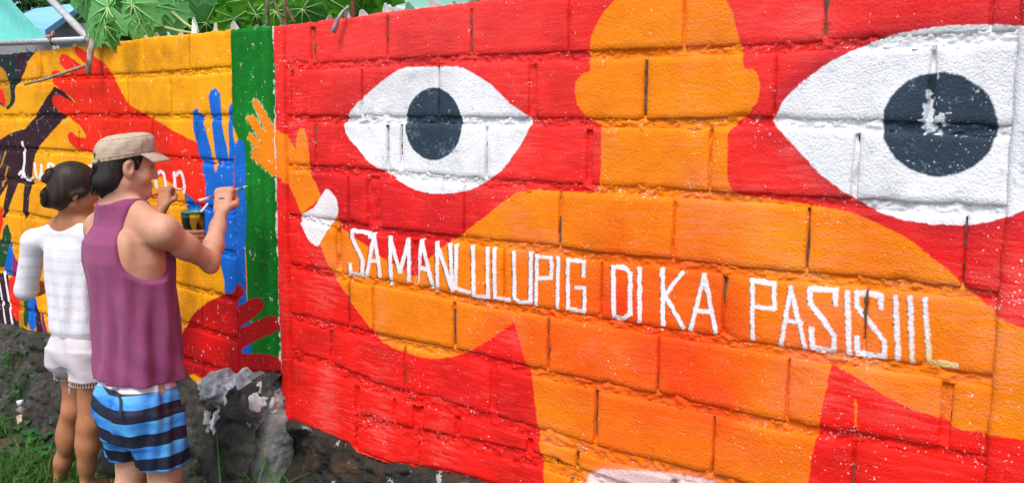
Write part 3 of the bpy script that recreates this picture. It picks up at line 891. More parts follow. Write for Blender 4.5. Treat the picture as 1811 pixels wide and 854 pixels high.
g1, g2, g3 = MB(), MB(), MB()
for i in range(15000):
    u = random.uniform(-3.7, .9); y = -.06 - abs(random.gauss(0, .55)) if random.random() < .8 else random.uniform(-1.4, -.1)
    base_out = .26 if u < -.1 else .05
    p = WL.world(u, y - base_out + .05, 0) if u < 0 else WR.world(u, y + .03, 0)
    if p.y < 3.2: continue
    patch = vnoise(np.array([p.x * 2.2, p.y * 2.2, 3.3]), 5)
    if patch < -.45 + random.uniform(-.3, .2): continue
    r_ = random.random()
    (g1 if r_ < .72 else g2 if r_ < .93 else g3).add if False else None
    mb = g1 if r_ < .70 else (g2 if r_ < .92 else g3)
    blades(mb, p.x, p.y, p.z - .005, random.uniform(.03, .16), random.uniform(.004, .011), random.uniform(.2, 1.2), random.uniform(0, 6.28), 2)
for mb, m in ((g1, M_GRASS), (g2, M_GRASS2), (g3, M_DRY)):
    tag(mb.build('grass', m), kind='stuff')

def grass_tuft(px, py, Y, hs, label, nb=9, spread=.05):
    p = W(px, py, Y)
    root = empty('grass_tuft', (p[0], p[1], 0.0))
    tag(root, label, 'grass', 'long grass tufts by the footing')
    nb = int(nb * 1.6); spread *= 1.6
    for i in range(nb):
        mb = MB(); h = random.uniform(*hs)
        blades(mb, random.uniform(-spread, spread), random.uniform(-spread, spread), -.01, h, random.uniform(.012, .021), random.uniform(.25, 1.0), random.uniform(0, 6.28), 7)
        o = mb.build('blade', M_GRASS2, root)
grass_tuft(430, 842, 3.64, (.50, .74), 'tall thin grass tuft growing below the crumpled grey sack', 9, .05)
grass_tuft(508, 846, 3.58, (.46, .68), 'arching grass tuft at the red wall corner', 15, .07)
grass_tuft(378, 850, 3.70, (.40, .60), 'grass tuft beside the striped shorts', 8, .06)
grass_tuft(470, 850, 3.58, (.44, .64), 'grass tuft between the grey sack and the red wall corner', 7, .06)

def heart_leaf(mb, c, s, az, tilt, up=0):
    """a broad heart-shaped weed leaf"""
    pts = [(0, 0), (.28, -.10), (.48, .12), (.42, .48), (.20, .78), (0, 1), (-.20, .78), (-.42, .48), (-.48, .12), (-.28, -.10)]
    M = Matrix.Rotation(az, 3, 'Z') @ Matrix.Rotation(tilt, 3, 'X')
    V = [Vector(c) + M @ Vector((x * s, y * s, .10 * s * abs(x) * 2 - .12 * s * y * y)) for x, y in pts] + [Vector(c) + M @ Vector((0, .42 * s, -.03 * s))]
    mb.add(V, [(i, (i + 1) % 10, 10) for i in range(10)])
def weed(px, py, label, n=8, s=(.03, .06), h=(.03, .14), spread=.08, out=None):
    d = ray(px, py); k = (0 - EYE) / d[2]; p = d * k; pz = 0
    if out is not None:          # rooted in a crack of the footing
        u, z = WL.hit(px, py); q = WL.world(u, -out, z - .02); p = q; pz = q.z
    root = empty('weed', (p[0], p[1], pz)); tag(root, label, 'weed', 'broad-leaved weeds in the grass')
    st = MB()
    for i in range(n):
        x, y, z = random.uniform(-spread, spread), random.uniform(-spread, spread), random.uniform(*h)
        st.tube([(x * .3, y * .3, -.01), (x * .7, y * .7, z * .7), (x, y, z)], .0018, 5)
        mb = MB(); heart_leaf(mb, (x, y, z), random.uniform(*s), random.uniform(0, 6.28), random.uniform(-.5, .2)); mb.build('leaf', M_WEED, root)
    st.build('stem', M_GRASS, root)
weed(60, 782, 'broad-leaved weed below the discarded bottle', 6, (.06, .09), (.03, .07), .08)
weed(92, 790, 'broad-leaved weed against the bare left calf', 5, (.05, .08), (.04, .09), .06)
weed(14, 700, 'leafy weed left of the discarded bottle', 10, (.04, .07), (.08, .26), .10)
weed(52, 690, 'leafy weed climbing the footing behind the bottle', 12, (.03, .06), (.08, .36), .10)
weed(70, 735, 'small-leaved weed right of the bottle', 14, (.02, .045), (.03, .16), .12)
weed(20, 800, 'low weed at the bottom left corner', 10, (.02, .045), (.02, .08), .14)
weed(345, 850, 'small weed at the hem of the striped shorts', 9, (.025, .05), (.03, .14), .10)

for (px, py, lab) in ((8, 668, 'tall leafy weed against the footing at the far left edge'), (34, 672, 'tall leafy weed against the footing just behind the bottle cap'), (58, 668, 'tall leafy weed against the footing, above and right of the bottle'),
                      (84, 700, 'leafy weed at the footing left of the woman\'s knees'), (78, 760, 'leafy weed in the grass left of the woman\'s calf'), (10, 740, 'leafy weed at the left edge level with the bottle'),
                      (24, 770, 'leafy weed in front of the bottle at its left'), (88, 740, 'leafy weed between the bottle and the woman\'s shin'), (6, 820, 'leafy weed at the left edge beside the long dry twig'),
                      (60, 830, 'leafy weed growing over the dry twigs'), (40, 800, 'leafy weed between the bottle and the dry twigs'), (100, 820, 'leafy weed at the woman\'s heel'),
                      (190, 800, 'leafy weed between the legs of the woman and the man'), (330, 835, 'leafy weed just right of the man\'s right leg')):
    weed(px, py, lab, random.randint(9, 15), (.02, .055), (.03, .30 if py < 700 else .12), .11)
for (px, py, o_, lab) in ((66, 640, .12, 'dark trailing weed rooted in the footing left of the white shorts'), (88, 672, .16, 'dark trailing weed rooted in the footing beside the woman\'s thigh'), (22, 630, .10, 'trailing weed rooted high in the footing at the far left'),
                        (52, 612, .08, 'small weed in a crack just under the painted stripes'), (346, 740, .16, 'trailing weed on the footing right of the striped shorts')):
    weed(px, py, lab, 16, (.02, .045), (-.10, .10), .12, o_)
weed(360, 800, 'sprawling weed between the striped shorts and the concrete lump', 12, (.02, .045), (.04, .2), .10)
# twigs on the ground, bottle
M_TWIG = simple('dry twig', (.10, .065, .04), (.20, .14, .09), 30, .9, .4, 80)
mt = MB()
def gp(px, py):
    d = ray(px, py); return d * (-EYE / d[2]) + np.array([0, 0, EYE])
for (a, b, r0) in (((0, 842), (96, 826), .008), ((20, 818), (110, 842), .005), ((50, 850), (130, 838), .005)):
    A, B = gp(*a), gp(*b); mb = MB()
    pts = [Vector(A * (1 - t) + B * t) + Vector((random.uniform(-.01, .01), random.uniform(-.01, .01), .015 + random.uniform(0, .012))) for t in np.linspace(0, 1, 6)]
    mb.tube(pts, [r0 * (1 - .5 * t) for t in np.linspace(0, 1, 6)], 6)
    tag(mb.build('fallen_twig', M_TWIG), {842: 'long dry twig lying along the bottom left edge of the grass', 818: 'thin dry twig crossing the longer twig on the grass', 850: 'short dry twig beside the bare feet'}[a[1]], 'twig', 'twigs on the ground')

M_PLASTIC = simple('white cap plastic', (.80, .80, .80), rough=.35)
n = NT('clear bottle'); n.base((.82, .86, .84)); n.rough(.08); n.b.inputs['Transmission Weight'].default_value = .85; n.b.inputs['IOR'].default_value = 1.2; M_BOTTLE = n.m
n = NT('bottle label'); w = n.ramp(n.noise(45, 3), [(.40, (.75, .73, .70)), (.52, (.72, .42, .06)), (.58, (.70, .69, .66)), (.66, (.12, .14, .05))]); n.base(w); n.rough(.6); M_BLAB = n.m
M_BROWN = simple('brown band', (.16, .055, .025), rough=.5)
bp = gp(44, 757)
bt = empty('bottle', (bp[0], bp[1], .0)); bt.rotation_euler = (R(-6), R(-10), 0)
tag(bt, 'small clear bottle with a white cap and pale label standing in the grass', 'bottle')
m = MB(); m.lathe([(.0, 0), (.030, 0), (.033, .006), (.033, .105), (.030, .118), (.016, .130), (.0145, .150)]); m.build('body', M_BOTTLE, bt)
m = MB(); m.lathe([(.0336, .018), (.0336, .086)]); m.build('label_band', M_BLAB, bt)
m = MB(); m.lathe([(.0336, .087), (.0336, .098)]); m.build('brown_band', M_BROWN, bt)
m = MB(); m.lathe([(.0, .167), (.018, .167), (.0195, .163), (.0195, .142), (.0155, .141)]); m.build('cap', M_PLASTIC, bt)

# ------------------------------------------------------------------ wall top: shards, rods, hook, twig
def glass_mat(name, c):
    n = NT(name); n.base(c); n.rough(.12); n.b.inputs['Transmission Weight'].default_value = .6; n.b.inputs['IOR'].default_value = 1.3
    return n.m
GL = [glass_mat('shard clear', (.80, .84, .82)), glass_mat('shard green', (.20, .52, .28)), glass_mat('shard brown', (.42, .36, .26))]
def shard(wall, par, px, h, w, kind, lean=0.0):
    u, z = wall.hit(px, np.interp(px, [0, 256, 408, 495, 560, 870, 1209], [97, 68, 53, 47, 38, -1, -47]))
    zt = (LR[0] if wall is WR else LL[0])(np.array([u]))[0]
    y0 = random.uniform(.03, .07); h = h * random.uniform(.4, .8); w = w * random.uniform(.8, 1.4); lean += random.uniform(-.2, .2)
    k = random.uniform(.2, .8)
    prof = [(-.5, 0), (.5, 0), (.48, .45), (k - .5 + .12, 1), (k - .5 - .08, .92), (-.46, .4)]
    V = []
    for yy in (-.004, .004):
        for a, b in prof: V.append((u + a * w + lean * b * h, y0 + yy + .25 * w * (a * a) * 2, zt - .01 + b * (h + .01)))
    Fc = [(5, 4, 3, 2, 1, 0), (6, 7, 8, 9, 10, 11)] + [(i, (i + 1) % 6, 6 + (i + 1) % 6, 6 + i) for i in range(6)]
    mesh_obj('glass_shard', V, Fc, GL[kind], par, False)
for px, h, w, k, le in ((567, .042, .035, 2, 0), (596, .04, .02, 0, -.2), (628, .06, .05, 0, .3), (660, .05, .05, 2, 0), (667, .055, .025, 0, 0), (677, .055, .06, 0, 0), (698, .052, .05, 1, 0),
                        (730, .03, .03, 0, 0), (751, .06, .05, 0, -.5), (774, .03, .03, 0, 0), (780, .05, .03, 2, .2), (812, .035, .03, 1, 0), (876, .04, .03, 0, 0), (884, .06, .04, 0, 0), (930, .05, .04, 1, 0), (990, .05, .05, 0, .1), (1060, .05, .05, 0, 0), (1130, .05, .05, 1, .2)):
    shard(WR, wall_r, px, h, w, k, le)
for px, h, w, k, le in ((8, .03, .05, 0, 0), (28, .05, .04, 0, .3), (51, .045, .06, 0, 0), (74, .05, .05, 0, 0), (81, .045, .04, 0, .2), (112, .03, .05, 1, 0), (150, .05, .04, 0, 0), (168, .075, .05, 0, -.2), (215, .04, .05, 2, 0), (243, .03, .05, 0, 0), (262, .05, .04, 2, 0),
                        (281, .05, .02, 0, 0), (300, .045, .05, 2, 0), (329, .10, .05, 0, .3), (352, .05, .03, 1, .3), (368, .07, .03, 0, 0), (386, .06, .05, 0, .2), (425, .04, .05, 2, 0), (440, .045, .05, 1, 0), (478, .03, .04, 2, 0)):
    shard(WL, wall_l, px, h, w, k, le)
M_RUST = simple('rusty rod', (.14, .07, .045), (.30, .22, .17), 60, .85, .3, 120)
M_PALE = simple('peeling rod', (.42, .37, .32), (.16, .10, .07), 45, .8, .3, 90, stretch=(1, 1, .4))
M_WIRE = simple('frayed cable', (.38, .37, .36), (.22, .21, .20), 40, .6)
M_WHITEROD = simple('white rod', (.75, .75, .73), rough=.5)
def rod(px, top, r, mat, label, wall=WR, L=LR, lean=0):
    u = wall.hit(px, 30)[0]; z = L[0](np.array([u]))[0]
    b, t = wall.world(u, .06, z - .03), wall.world(u + lean, .06, top)
    mb = MB(); mb.tube([b, (b + t) / 2 + Vector((.004, 0, 0)), t], r, 7)
    return tag(mb.build('rebar', mat), label, 'rebar', 'rods sticking out of the wall top')
rod(450, 2.62, .009, M_PALE, 'pale peeling rod sticking up at the green stripe', WL, LL)
rod(481, 2.7, .006, M_RUST, 'thin rusty rod rising by the join of the two walls', WL, LL)
rod(602, 2.7, .008, M_RUST, 'rusty rod sticking up behind the bent cable', WR, LR)
rod(825, 2.7, .012, M_RUST, 'thick rusty rod above the second long joint of the red wall', WR, LR)
rod(832, 2.7, .006, M_WHITEROD, 'white rod close beside the thick rusty rod', WR, LR)
# bent cable end hanging over the top
pl = [(592, 36), (594, 18), (600, 10), (609, 11), (613, 22), (609, 34), (605, 46), (601, 58)]
mb = MB(); pts = []
for i, (x, y) in enumerate(pl):
    u, z = WR.hit(x, y); pts.append(WR.world(u, (.05, .05, .04, .02, -.02, -.03, -.03, -.032)[i], z))
mb.tube(pts, [.004, .004, .0045, .0045, .0045, .006, .009, .011], 8)
tag(mb.build('bent_cable', M_WIRE), 'frayed grey cable end bent over the top of the red wall', 'cable')
# twig hung across the yellow wall, propped on a short stub
mb = MB(); pts = []
for i, (x, y) in enumerate([(60, 150), (95, 142), (130, 133), (158, 124), (180, 119)]):
    u, z = WL.hit(x, y); pts.append(WL.world(u, -.05 - .01 * i, z + random.uniform(-.003, .003)))
mb.tube(pts, [.006, .008, .009, .009, .008], 7); tw = mb.build('twig', M_PALE)
mb = MB(); pts = [WL.world(WL.hit(176, 68)[0], -.03, 2.20), WL.world(WL.hit(181, 90)[0], -.06, WL.hit(181, 92)[1]), WL.world(WL.hit(184, 128)[0], -.08, WL.hit(184, 132)[1])]
mb.tube(pts, [.016, .017, .013], 8); mb.build('stub', M_PALE, None); st_ = bpy.context.scene.objects['stub']
st_.parent = tw
tag(tw, 'bare dry twig hanging from a stub across the raised red painted hand', 'twig')

# bare stems leaning over the wall join
for k, (a, b, lab) in enumerate((((462, -30), (499, 42), 'bare brown stem leaning over the wall join, left of its neighbour'), ((468, -30), (521, 40), 'bare brown stem leaning over the red wall, right of its neighbour'))):
    A, B = W(*a, 4.15), W(*b, 3.86); mb = MB()
    mb.tube([Vector(A), Vector(A * .5 + B * .5) + Vector((.01, 0, .012)), Vector(B)], [.007, .006, .006], 6)
    tag(mb.build('dry_stem', M_TWIG), lab, 'stem', 'bare stems behind the wall')

# ------------------------------------------------------------------ tarp, pipe, pole
M_TARP = NT('turquoise tarp'); n = M_TARP
n.base(n.mix(n.ramp(n.noise(4, 3), [(.3, 0), (.7, 1)]), (.16, .80, .66), (.24, .84, .74))); n.rough(.5)
tr = n.new('ShaderNodeBsdfTranslucent'); tr.inputs[0].default_value = (.20, .85, .72, 1)
ms = n.new('ShaderNodeMixShader'); ms.inputs[0].default_value = .28
n.link(n.b.outputs[0], ms.inputs[1]); n.link(tr.outputs[0], ms.inputs[2]); n.link(ms.outputs[0], n.n['Material Output'].inputs[0])
n.bump(n.noise(6, 3, stretch=(1, 3, 1)), .5, .03); M_TARP = n.m
M_PIPE = simple('galvanised pipe', (.42, .45, .45), (.28, .31, .31), 30, .45, 0, metal=.4)
M_POLE = simple('grey pole', (.50, .48, .47), (.38, .37, .36), 20, .5)
rt = empty('tarp_awning', tuple(WL.world(-3.0, 0, 2.3)))
tag(rt, 'turquoise tarp stretched up from a grey pipe along the top of the yellow wall', 'tarp')
def inw(p): return Vector(p) - rt.location
A0, A1 = WL.world(-4.6, -.02, WL.hit(-120, 84)[1] + .02), WL.world(WL.hit(158, 70)[0], -.02, WL.hit(158, 71)[1])
m = MB(); m.tube([inw(A0), inw(A1)], .017, 12); m.build('pipe', M_PIPE, rt)
us = np.linspace(0, 1, 26); vs = np.linspace(0, 1, 16)
P0, P1 = A0, WL.world(WL.hit(91, 70)[0], -.02, WL.hit(91, 69)[1])
T0, T1 = WL.world(-4.9, .45, 3.3), Vector(W(-40, -75, 5.9))
V = []
for u in us:
    for v in vs:
        b = P0.lerp(P1, u); t = T0.lerp(T1, u); p = b.lerp(t, v)
        p += Vector((0, 0, -.025 * math.sin(math.pi * v))) + Vector((0, .015, 0)) * math.sin(u * 30 + v * 5) * v
        V.append(inw(p))
mesh_obj('tarp', np.array([tuple(v) for v in V]), grid_faces(26, 16), M_TARP, rt)
M_TIE = simple('red plastic tie', (.70, .08, .06), (.75, .40, .25), 40, .5)
m = MB()
pt = inw(WL.world(WL.hit(98, 66)[0], -.03, WL.hit(98, 67)[1]))
for k in range(5):
    m.tube([pt + Vector((random.uniform(-.03, .02), 0, random.uniform(-.01, .01))), pt + Vector((random.uniform(.0, .05), random.uniform(-.02, .02), random.uniform(.01, .05)))], [.008, .004], 5)
m.build('knot', M_TIE, rt)
m = MB(); q = inw(WL.world(WL.hit(100, 72)[0], -.02, WL.hit(100, 72.5)[1])); m.lathe([(.024, -.006), (.026, 0), (.024, .006)], q, 12, Matrix.Rotation(math.pi / 2, 3, 'Y')); m.build('wire_tie', simple('dark wire', (.02, .02, .02)), rt)
m = MB(); a, b = W(66, -24, 6.0), W(160, 72, 4.95)
m.tube([Vector(a), Vector(b)], .021, 10); tag(m.build('pole', M_POLE), 'slanting grey pole resting on the yellow wall behind the papaya leaves', 'pole')

# ------------------------------------------------------------------ houses behind
M_BLUEROOF = simple('blue roof sheet', (.20, .48, .74), (.30, .58, .80), 2, .5, .2, 8)
M_GREYWALL = simple('grey wall', (.22, .22, .23), (.30, .29, .29), 3, .9, .2, 30)
M_GREENROOF = simple('pale green roof paint', (.30, .58, .44), (.38, .64, .52), 2, .5)
M_BLUEWALL = simple('blue wall paint', (.05, .13, .24), (.07, .17, .29), 3, .8)
M_TIMBER = simple('weathered timber', (.25, .20, .15), (.36, .31, .25), 8, .8)
M_DARK = simple('dark opening', (.012, .012, .014))
h = empty('house', (-3.8, 9.6, 0)); tag(h, 'grey walled house with a light blue roof beyond the turquoise tarp', 'house')
def hp(px, py, Y): return Vector(W(px, py, Y)) - h.location
# gable roof
a, b, c_, d_ = hp(20, 34, 8.4), hp(80, 53, 8.2), hp(150, 4, 9.8), hp(60, 16, 10.4)
m = MB()
N = 14
for i in range(N):
    for j in (0,):
        t0, t1 = i / N, (i + 1) / N
        l0, l1, r0, r1 = a.lerp(d_, t0), a.lerp(d_, t1), b.lerp(c_, t0), b.lerp(c_, t1)
        o_ = Vector((0, 0, 0))
        m.add([l0 + o_, r0 + o_, r1 + o_, l1 + o_, l0 + o_ - Vector((0, 0, .06)), r0 + o_ - Vector((0, 0, .06)), r1 + o_ - Vector((0, 0, .06)), l1 + o_ - Vector((0, 0, .06))],
              [(0, 1, 2, 3), (7, 6, 5, 4), (0, 4, 5, 1), (1, 5, 6, 2), (2, 6, 7, 3), (3, 7, 4, 0)])
m.build('roof', M_BLUEROOF, h, False)
m = MB(); m.box((-.5, -.1, 1.36), (2.2, .15, 2.72)); m.build('wall', M_GREYWALL, h, False)
m = MB(); m.box((-.3, -.2, 1.0), (.8, .06, 2.0)); m.build('door', M_TIMBER, h, False)

h2 = empty('house', (-1.3, 9.0, 0)); tag(h2, 'blue walled house with a pale green metal roof behind the red wall', 'house')
m = MB(); m.box((-.9, .6, 1.28), (4.6, .15, 2.56)); m.build('wall', M_BLUEWALL, h2, False)
m = MB(); m.box((.6, .35, 1.2), (.9, .12, 2.3)); m.build('panel', M_TIMBER, h2, False)
# roof: corrugated sheet, eave toward the camera
def roof(pa, pb, pc, pd, name, par, mat, n_=26, amp=.018):
    V = []
    for i in range(n_ * 4 + 1):
        t = i / (n_ * 4)
        e, r_ = pa.lerp(pb, t), pd.lerp(pc, t)
        o_ = Vector((0, 0, amp * math.sin(i * math.pi / 2)))
        V += [e + o_, r_ + o_, e + o_ - Vector((0, 0, .02)), r_ + o_ - Vector((0, 0, .02))]
    Fc = []
    for i in range(n_ * 4):
        k = 4 * i; Fc += [(k, k + 4, k + 5, k + 1), (k + 2, k + 3, k + 7, k + 6), (k, k + 2, k + 6, k + 4)]
    return mesh_obj(name, V, Fc, mat, par, False)
q = lambda x, y, Y: Vector(W(x, y, Y)) - h2.location
roof(q(360, 40, 8.3), q(880, 24, 8.0), q(890, -6, 10.0), q(560, -8, 10.4), 'roof', h2, M_GREENROOF)
m = MB(); m.tube([q(655, 9, 8.3), q(760, 24, 7.9)], .03, 6); m.build('gutter', simple('grey gutter', (.5, .5, .5)), h2)
m = MB(); m.box(tuple(q(700, 8, 9.2)), (.1, .1, .1)); 

# ------------------------------------------------------------------ trees and shrubs behind
def crown_mesh(name, c, rad, nleaf, size, mat, parent, seed, drop=.35):
    r = np.random.default_rng(seed)
    cl_n = 60
    cc = r.normal(size=(cl_n, 3)); cc /= np.linalg.norm(cc, axis=1)[:, None]; cc *= r.uniform(.35, 1, (cl_n, 1)) ** .5
    keep = np.arange(cl_n)[r.uniform(size=cl_n) > drop * .4]
    k = keep[r.integers(0, len(keep), nleaf)]
    p = cc[k] * np.array(rad) + r.normal(size=(nleaf, 3)) * np.array(rad) * .16 + np.array(c)
    d = r.normal(size=(nleaf, 3)); d[:, 2] -= .5; d /= np.linalg.norm(d, axis=1)[:, None]
    s = np.cross(d, r.normal(size=(nleaf, 3))); s /= np.linalg.norm(s, axis=1)[:, None]
    L = size * r.uniform(.6, 1.3, (nleaf, 1)); Wd = L * .28
    nn = np.cross(d, s) * L * .12
    V = np.stack([p, p + d * L * .45 + s * Wd + nn, p + d * L, p + d * L * .45 - s * Wd + nn], 1).reshape(-1, 3)
    Fc = np.arange(nleaf * 4).reshape(-1, 4)
    return mesh_obj(name, V, Fc, mat, parent, False)
M_BARK = simple('bark', (.09, .07, .05), (.16, .13, .10), 12, .9, .6, 30)
M_FOL = [leaf_mat('foliage mid', (.045, .12, .04), (.075, .18, .06), 1.2, .3), leaf_mat('foliage bright', (.05, .15, .025), (.09, .23, .035), 1.2, .4), leaf_mat('foliage dark', (.012, .022, .010), (.025, .040, .016), 1.0, .15)]
def tree(x, y, hgt, rad, mat, label, seed, nleaf=5000, size=.16, zc=None):
    root = empty('tree', (x, y, 0)); tag(root, label, 'tree', 'trees behind the wall')
    m = MB(); random.seed(seed)
    zc = zc or hgt * .62
    m.tube([(0, 0, -.1), (.05, .03, zc * .5), (.02, -.05, zc), (.1, 0, hgt * .9)], [.13, .10, .07, .02], 8)
    for k in range(7):
        a = random.uniform(0, 6.28); z = zc * random.uniform(.5, 1.0)
        m.tube([(0, 0, z), (math.cos(a) * rad[0] * .4, math.sin(a) * rad[1] * .4, z + .3), (math.cos(a) * rad[0] * .8, math.sin(a) * rad[1] * .8, z + .8 * random.random())], [.05, .03, .01], 6)
    m.build('trunk', M_BARK, root)
    crown_mesh('crown', (0, 0, zc), rad, nleaf, size, M_FOL[mat], root, seed)
tree(-8.2, 15.0, 5.5, (2.4, 2.0, 2.0), 0, 'soft green tree beyond the blue roof at the far left', 3, 7000, .2, 3.2)
tree(-5.6, 14.5, 5.2, (2.2, 2.0, 2.0), 0, 'soft green tree standing behind the blue roofed house', 4, 7000, .2, 3.4)
tree(-3.4, 11.6, 5, (1.6, 1.3, 1.5), 1, 'bright green tree behind the papaya leaves', 5, 6000, .17, 3.1)
tree(-1.2, 12.4, 6, (2.4, 1.6, 2.0), 2, 'dark tree behind the pale green roof', 6, 8000, .18, 3.4)
tree(1.3, 11.0, 6, (2.6, 1.8, 2.4), 2, 'dark tree right of the pale green roof', 7, 8000, .18, 3.2)
tree(4.6, 10.0, 6, (2.6, 1.8, 2.4), 2, 'dark tree far behind the right end of the red wall', 8, 6000, .2, 3.0)

tree(-11.5, 10.5, 5, (2.2, 2.0, 1.8), 0, 'bushy green tree beyond the left end of the yellow wall', 9, 4000, .2, 2.6)
tree(-15.5, 16.0, 6, (2.8, 2.4, 2.2), 0, 'far green tree left of the yellow wall', 10, 4000, .24, 3.0)
# papaya leaves --------------------------------------------------------------
M_PAP = [leaf_mat('papaya leaf pale', (.11, .36, .09), (.19, .50, .15), 6, .35), leaf_mat('papaya leaf bright', (.08, .30, .015), (.13, .42, .025), 6, .5), leaf_mat('papaya leaf deep', (.045, .19, .018), (.08, .28, .025), 6, .5)]
M_PET = simple('papaya stalk', (.28, .36, .14), (.40, .45, .20), 10, .5)
M_VEIN = simple('papaya vein', (.30, .50, .16), rough=.5)
def papaya_leaf(px, py, Y, size, ang, matk, tilt=.5, roll=0, nl=7, droop=.25, seed=0, stem=None):
    """palmate leaf, each lobe pinnately cut; ang = direction of the middle lobe as seen from the road (0 = right, 90 = up)"""
    rr = random.Random(seed)
    V, Fc = [], []; veins = MB()
    def P3(x, y):
        r_ = math.hypot(x, y)
        return Vector((x, y, -droop * r_ * r_ / size + .03 * size * math.sin(7 * math.atan2(y, x))))
    for k in range(nl):
        a = (k - (nl - 1) / 2) * R(270 / nl)
        L = size * (1 - .085 * abs(k - (nl - 1) / 2) ** 1.25) * rr.uniform(.92, 1.06)
        ax = Vector((math.cos(a), math.sin(a))); sx = Vector((-ax.y, ax.x))
        prof = [(0, .03), (.14, .15), (.28, .17), (.38, .20), (.50, .36), (.54, .30), (.58, .21), (.66, .22), (.76, .29), (.79, .22), (.84, .15), (.91, .09), (1.0, .0)]
        n0 = len(V)
        for t, w in prof:
            w *= rr.uniform(.9, 1.12)
            c = ax * L * t; sw = .07 if w > .18 else 0
            for sgn in (-1, 0, 1):
                q2 = c + sx * w * L * sgn + ax * (sw * L if sgn else 0)
                p = P3(q2.x, q2.y)
                if sgn == 0: p.z -= .012 * size * 4 * w + .004
                V.append(p)
        for i in range(len(prof) - 1):
            b = n0 + 3 * i
            Fc += [(b, b + 3, b + 4, b + 1), (b + 1, b + 4, b + 5, b + 2)]
        veins.tube([P3(*(ax * L * t)) + Vector((0, 0, .004)) for t in (0, .25, .5, .75, .97)], [.006 * size / .3, .005 * size / .3, .004 * size / .3, .003 * size / .3, .001], 5)
    o = mesh_obj('leaf', V, Fc, M_PAP[matk], papaya, True)
    M = Matrix.Translation(Vector(W(px, py, Y)) - papaya.location) @ Matrix.Rotation(R(90), 4, 'X') @ Matrix.Rotation(R(ang), 4, 'Z') @ Matrix.Rotation(roll, 4, 'X') @ Matrix.Rotation(tilt, 4, 'Y')
    o.matrix_basis = M
    vo = veins.build('vein', M_VEIN, o)
    return o
pb = W(250, 190, 5.35)
papaya = empty('papaya_plant', (pb[0], pb[1], 0)); tag(papaya, 'papaya plant with big lobed leaves leaning over the yellow wall', 'plant')
LEAVES = [(192, 14, 4.75, .26, 188, 0, .25, .5), (236, 8, 4.70, .22, 245, 0, -.1, .4), (262, 10, 4.72, .22, 320, 0, .1, -.5), (205, 30, 4.86, .20, 215, 2, .6, .3), (188, 46, 4.55, .125, 262, 2, .3, .8),
          (322, 2, 5.05, .33, 318, 1, -.3, .3), (385, -12, 5.15, .30, 280, 1, .2, .2), (352, 20, 5.3, .26, 200, 1, .2, .4), (425, 4, 5.2, .26, 250, 2, .4, -.3), (470, 14, 5.2, .24, 270, 2, .2, .3), (445, -22, 5.0, .28, 290, 1, .2, 0),
          (510, -14, 4.6, .24, 285, 1, .2, .4), (548, -22, 4.5, .25, 290, 1, .1, .2), (600, -26, 4.5, .20, 310, 1, .3, .1), (655, -28, 4.5, .20, 280, 1, .3, .3), (250, 42, 5.2, .22, 300, 2, .5, .2), (285, 60, 5.0, .12, 250, 2, .3, .3), (160, -26, 4.9, .24, 200, 0, .2, .2), (300, -30, 4.8, .3, 300, 0, .2, .3),
          (400, 50, 5.3, .20, 70, 2, .3, .2), (440, 44, 5.2, .18, 100, 2, .3, .2), (345, 30, 5.15, .26, 340, 1, .1, .2), (408, 22, 5.1, .28, 255, 1, .1, .3), (372, 52, 5.25, .22, 20, 1, .3, .2), (480, -6, 5.0, .28, 265, 1, .1, -.2), (528, 6, 4.7, .22, 300, 1, .2, .2), (575, -8, 4.65, .22, 270, 1, .1, .3), (620, -20, 4.6, .22, 300, 1, .2, .2), (290, 22, 5.05, .24, 290, 1, .2, .2), (222, 52, 4.95, .13, 240, 2, .3, .2), (270, 52, 4.95, .14, 300, 1, .4, .2), (320, 44, 4.9, .16, 250, 1, .3, .3), (365, 40, 4.8, .14, 300, 2, .3, .1), (415, 32, 4.6, .14, 280, 1, .3, -.2), (455, 26, 4.5, .13, 250, 2, .3, .2), (488, 20, 4.4, .13, 290, 1, .2, .2), (536, 16, 4.35, .13, 300, 2, .3, .2)]
pet = []
for i, (px, py, Y, s_, an, mk, tl, rl) in enumerate(LEAVES):
    papaya_leaf(px, py, Y, s_, an, mk, tl + random.uniform(-.25, .25), rl + random.uniform(-.2, .2), 7, .42, i)
    a = Vector(W(px, py, Y)) - papaya.location
    if py < 40:
        mb = MB(); b = Vector(((.1 if px < 350 else .9) + random.uniform(-.2, .2), .1, 1.75 + random.uniform(0, .2)))
        md = (a + b) / 2 + Vector((0, 0, .12))
        mb.tube([b, md, a + Vector((0, .01, 0))], [.012, .010, .007], 7); mb.build('petiole', M_PET, papaya)
mb = MB(); mb.tube([(0, .1, -.1), (.02, .1, .9), (.1, .1, 1.95)], [.06, .055, .04], 10)
mb.build('trunk', M_PET, papaya)
for a, b in (((268, 42), (362, 62)), ((305, 22), (352, 57)), ((335, 48), (350, 56))):
    mb = MB(); A, B = Vector(W(*a, 4.75)) - papaya.location, Vector(W(*b, 4.55)) - papaya.location
    mb.tube([A, (A + B) / 2 + Vector((0, 0, -.008)), B], [.008, .007, .006], 6); mb.build('petiole', M_PET, papaya)

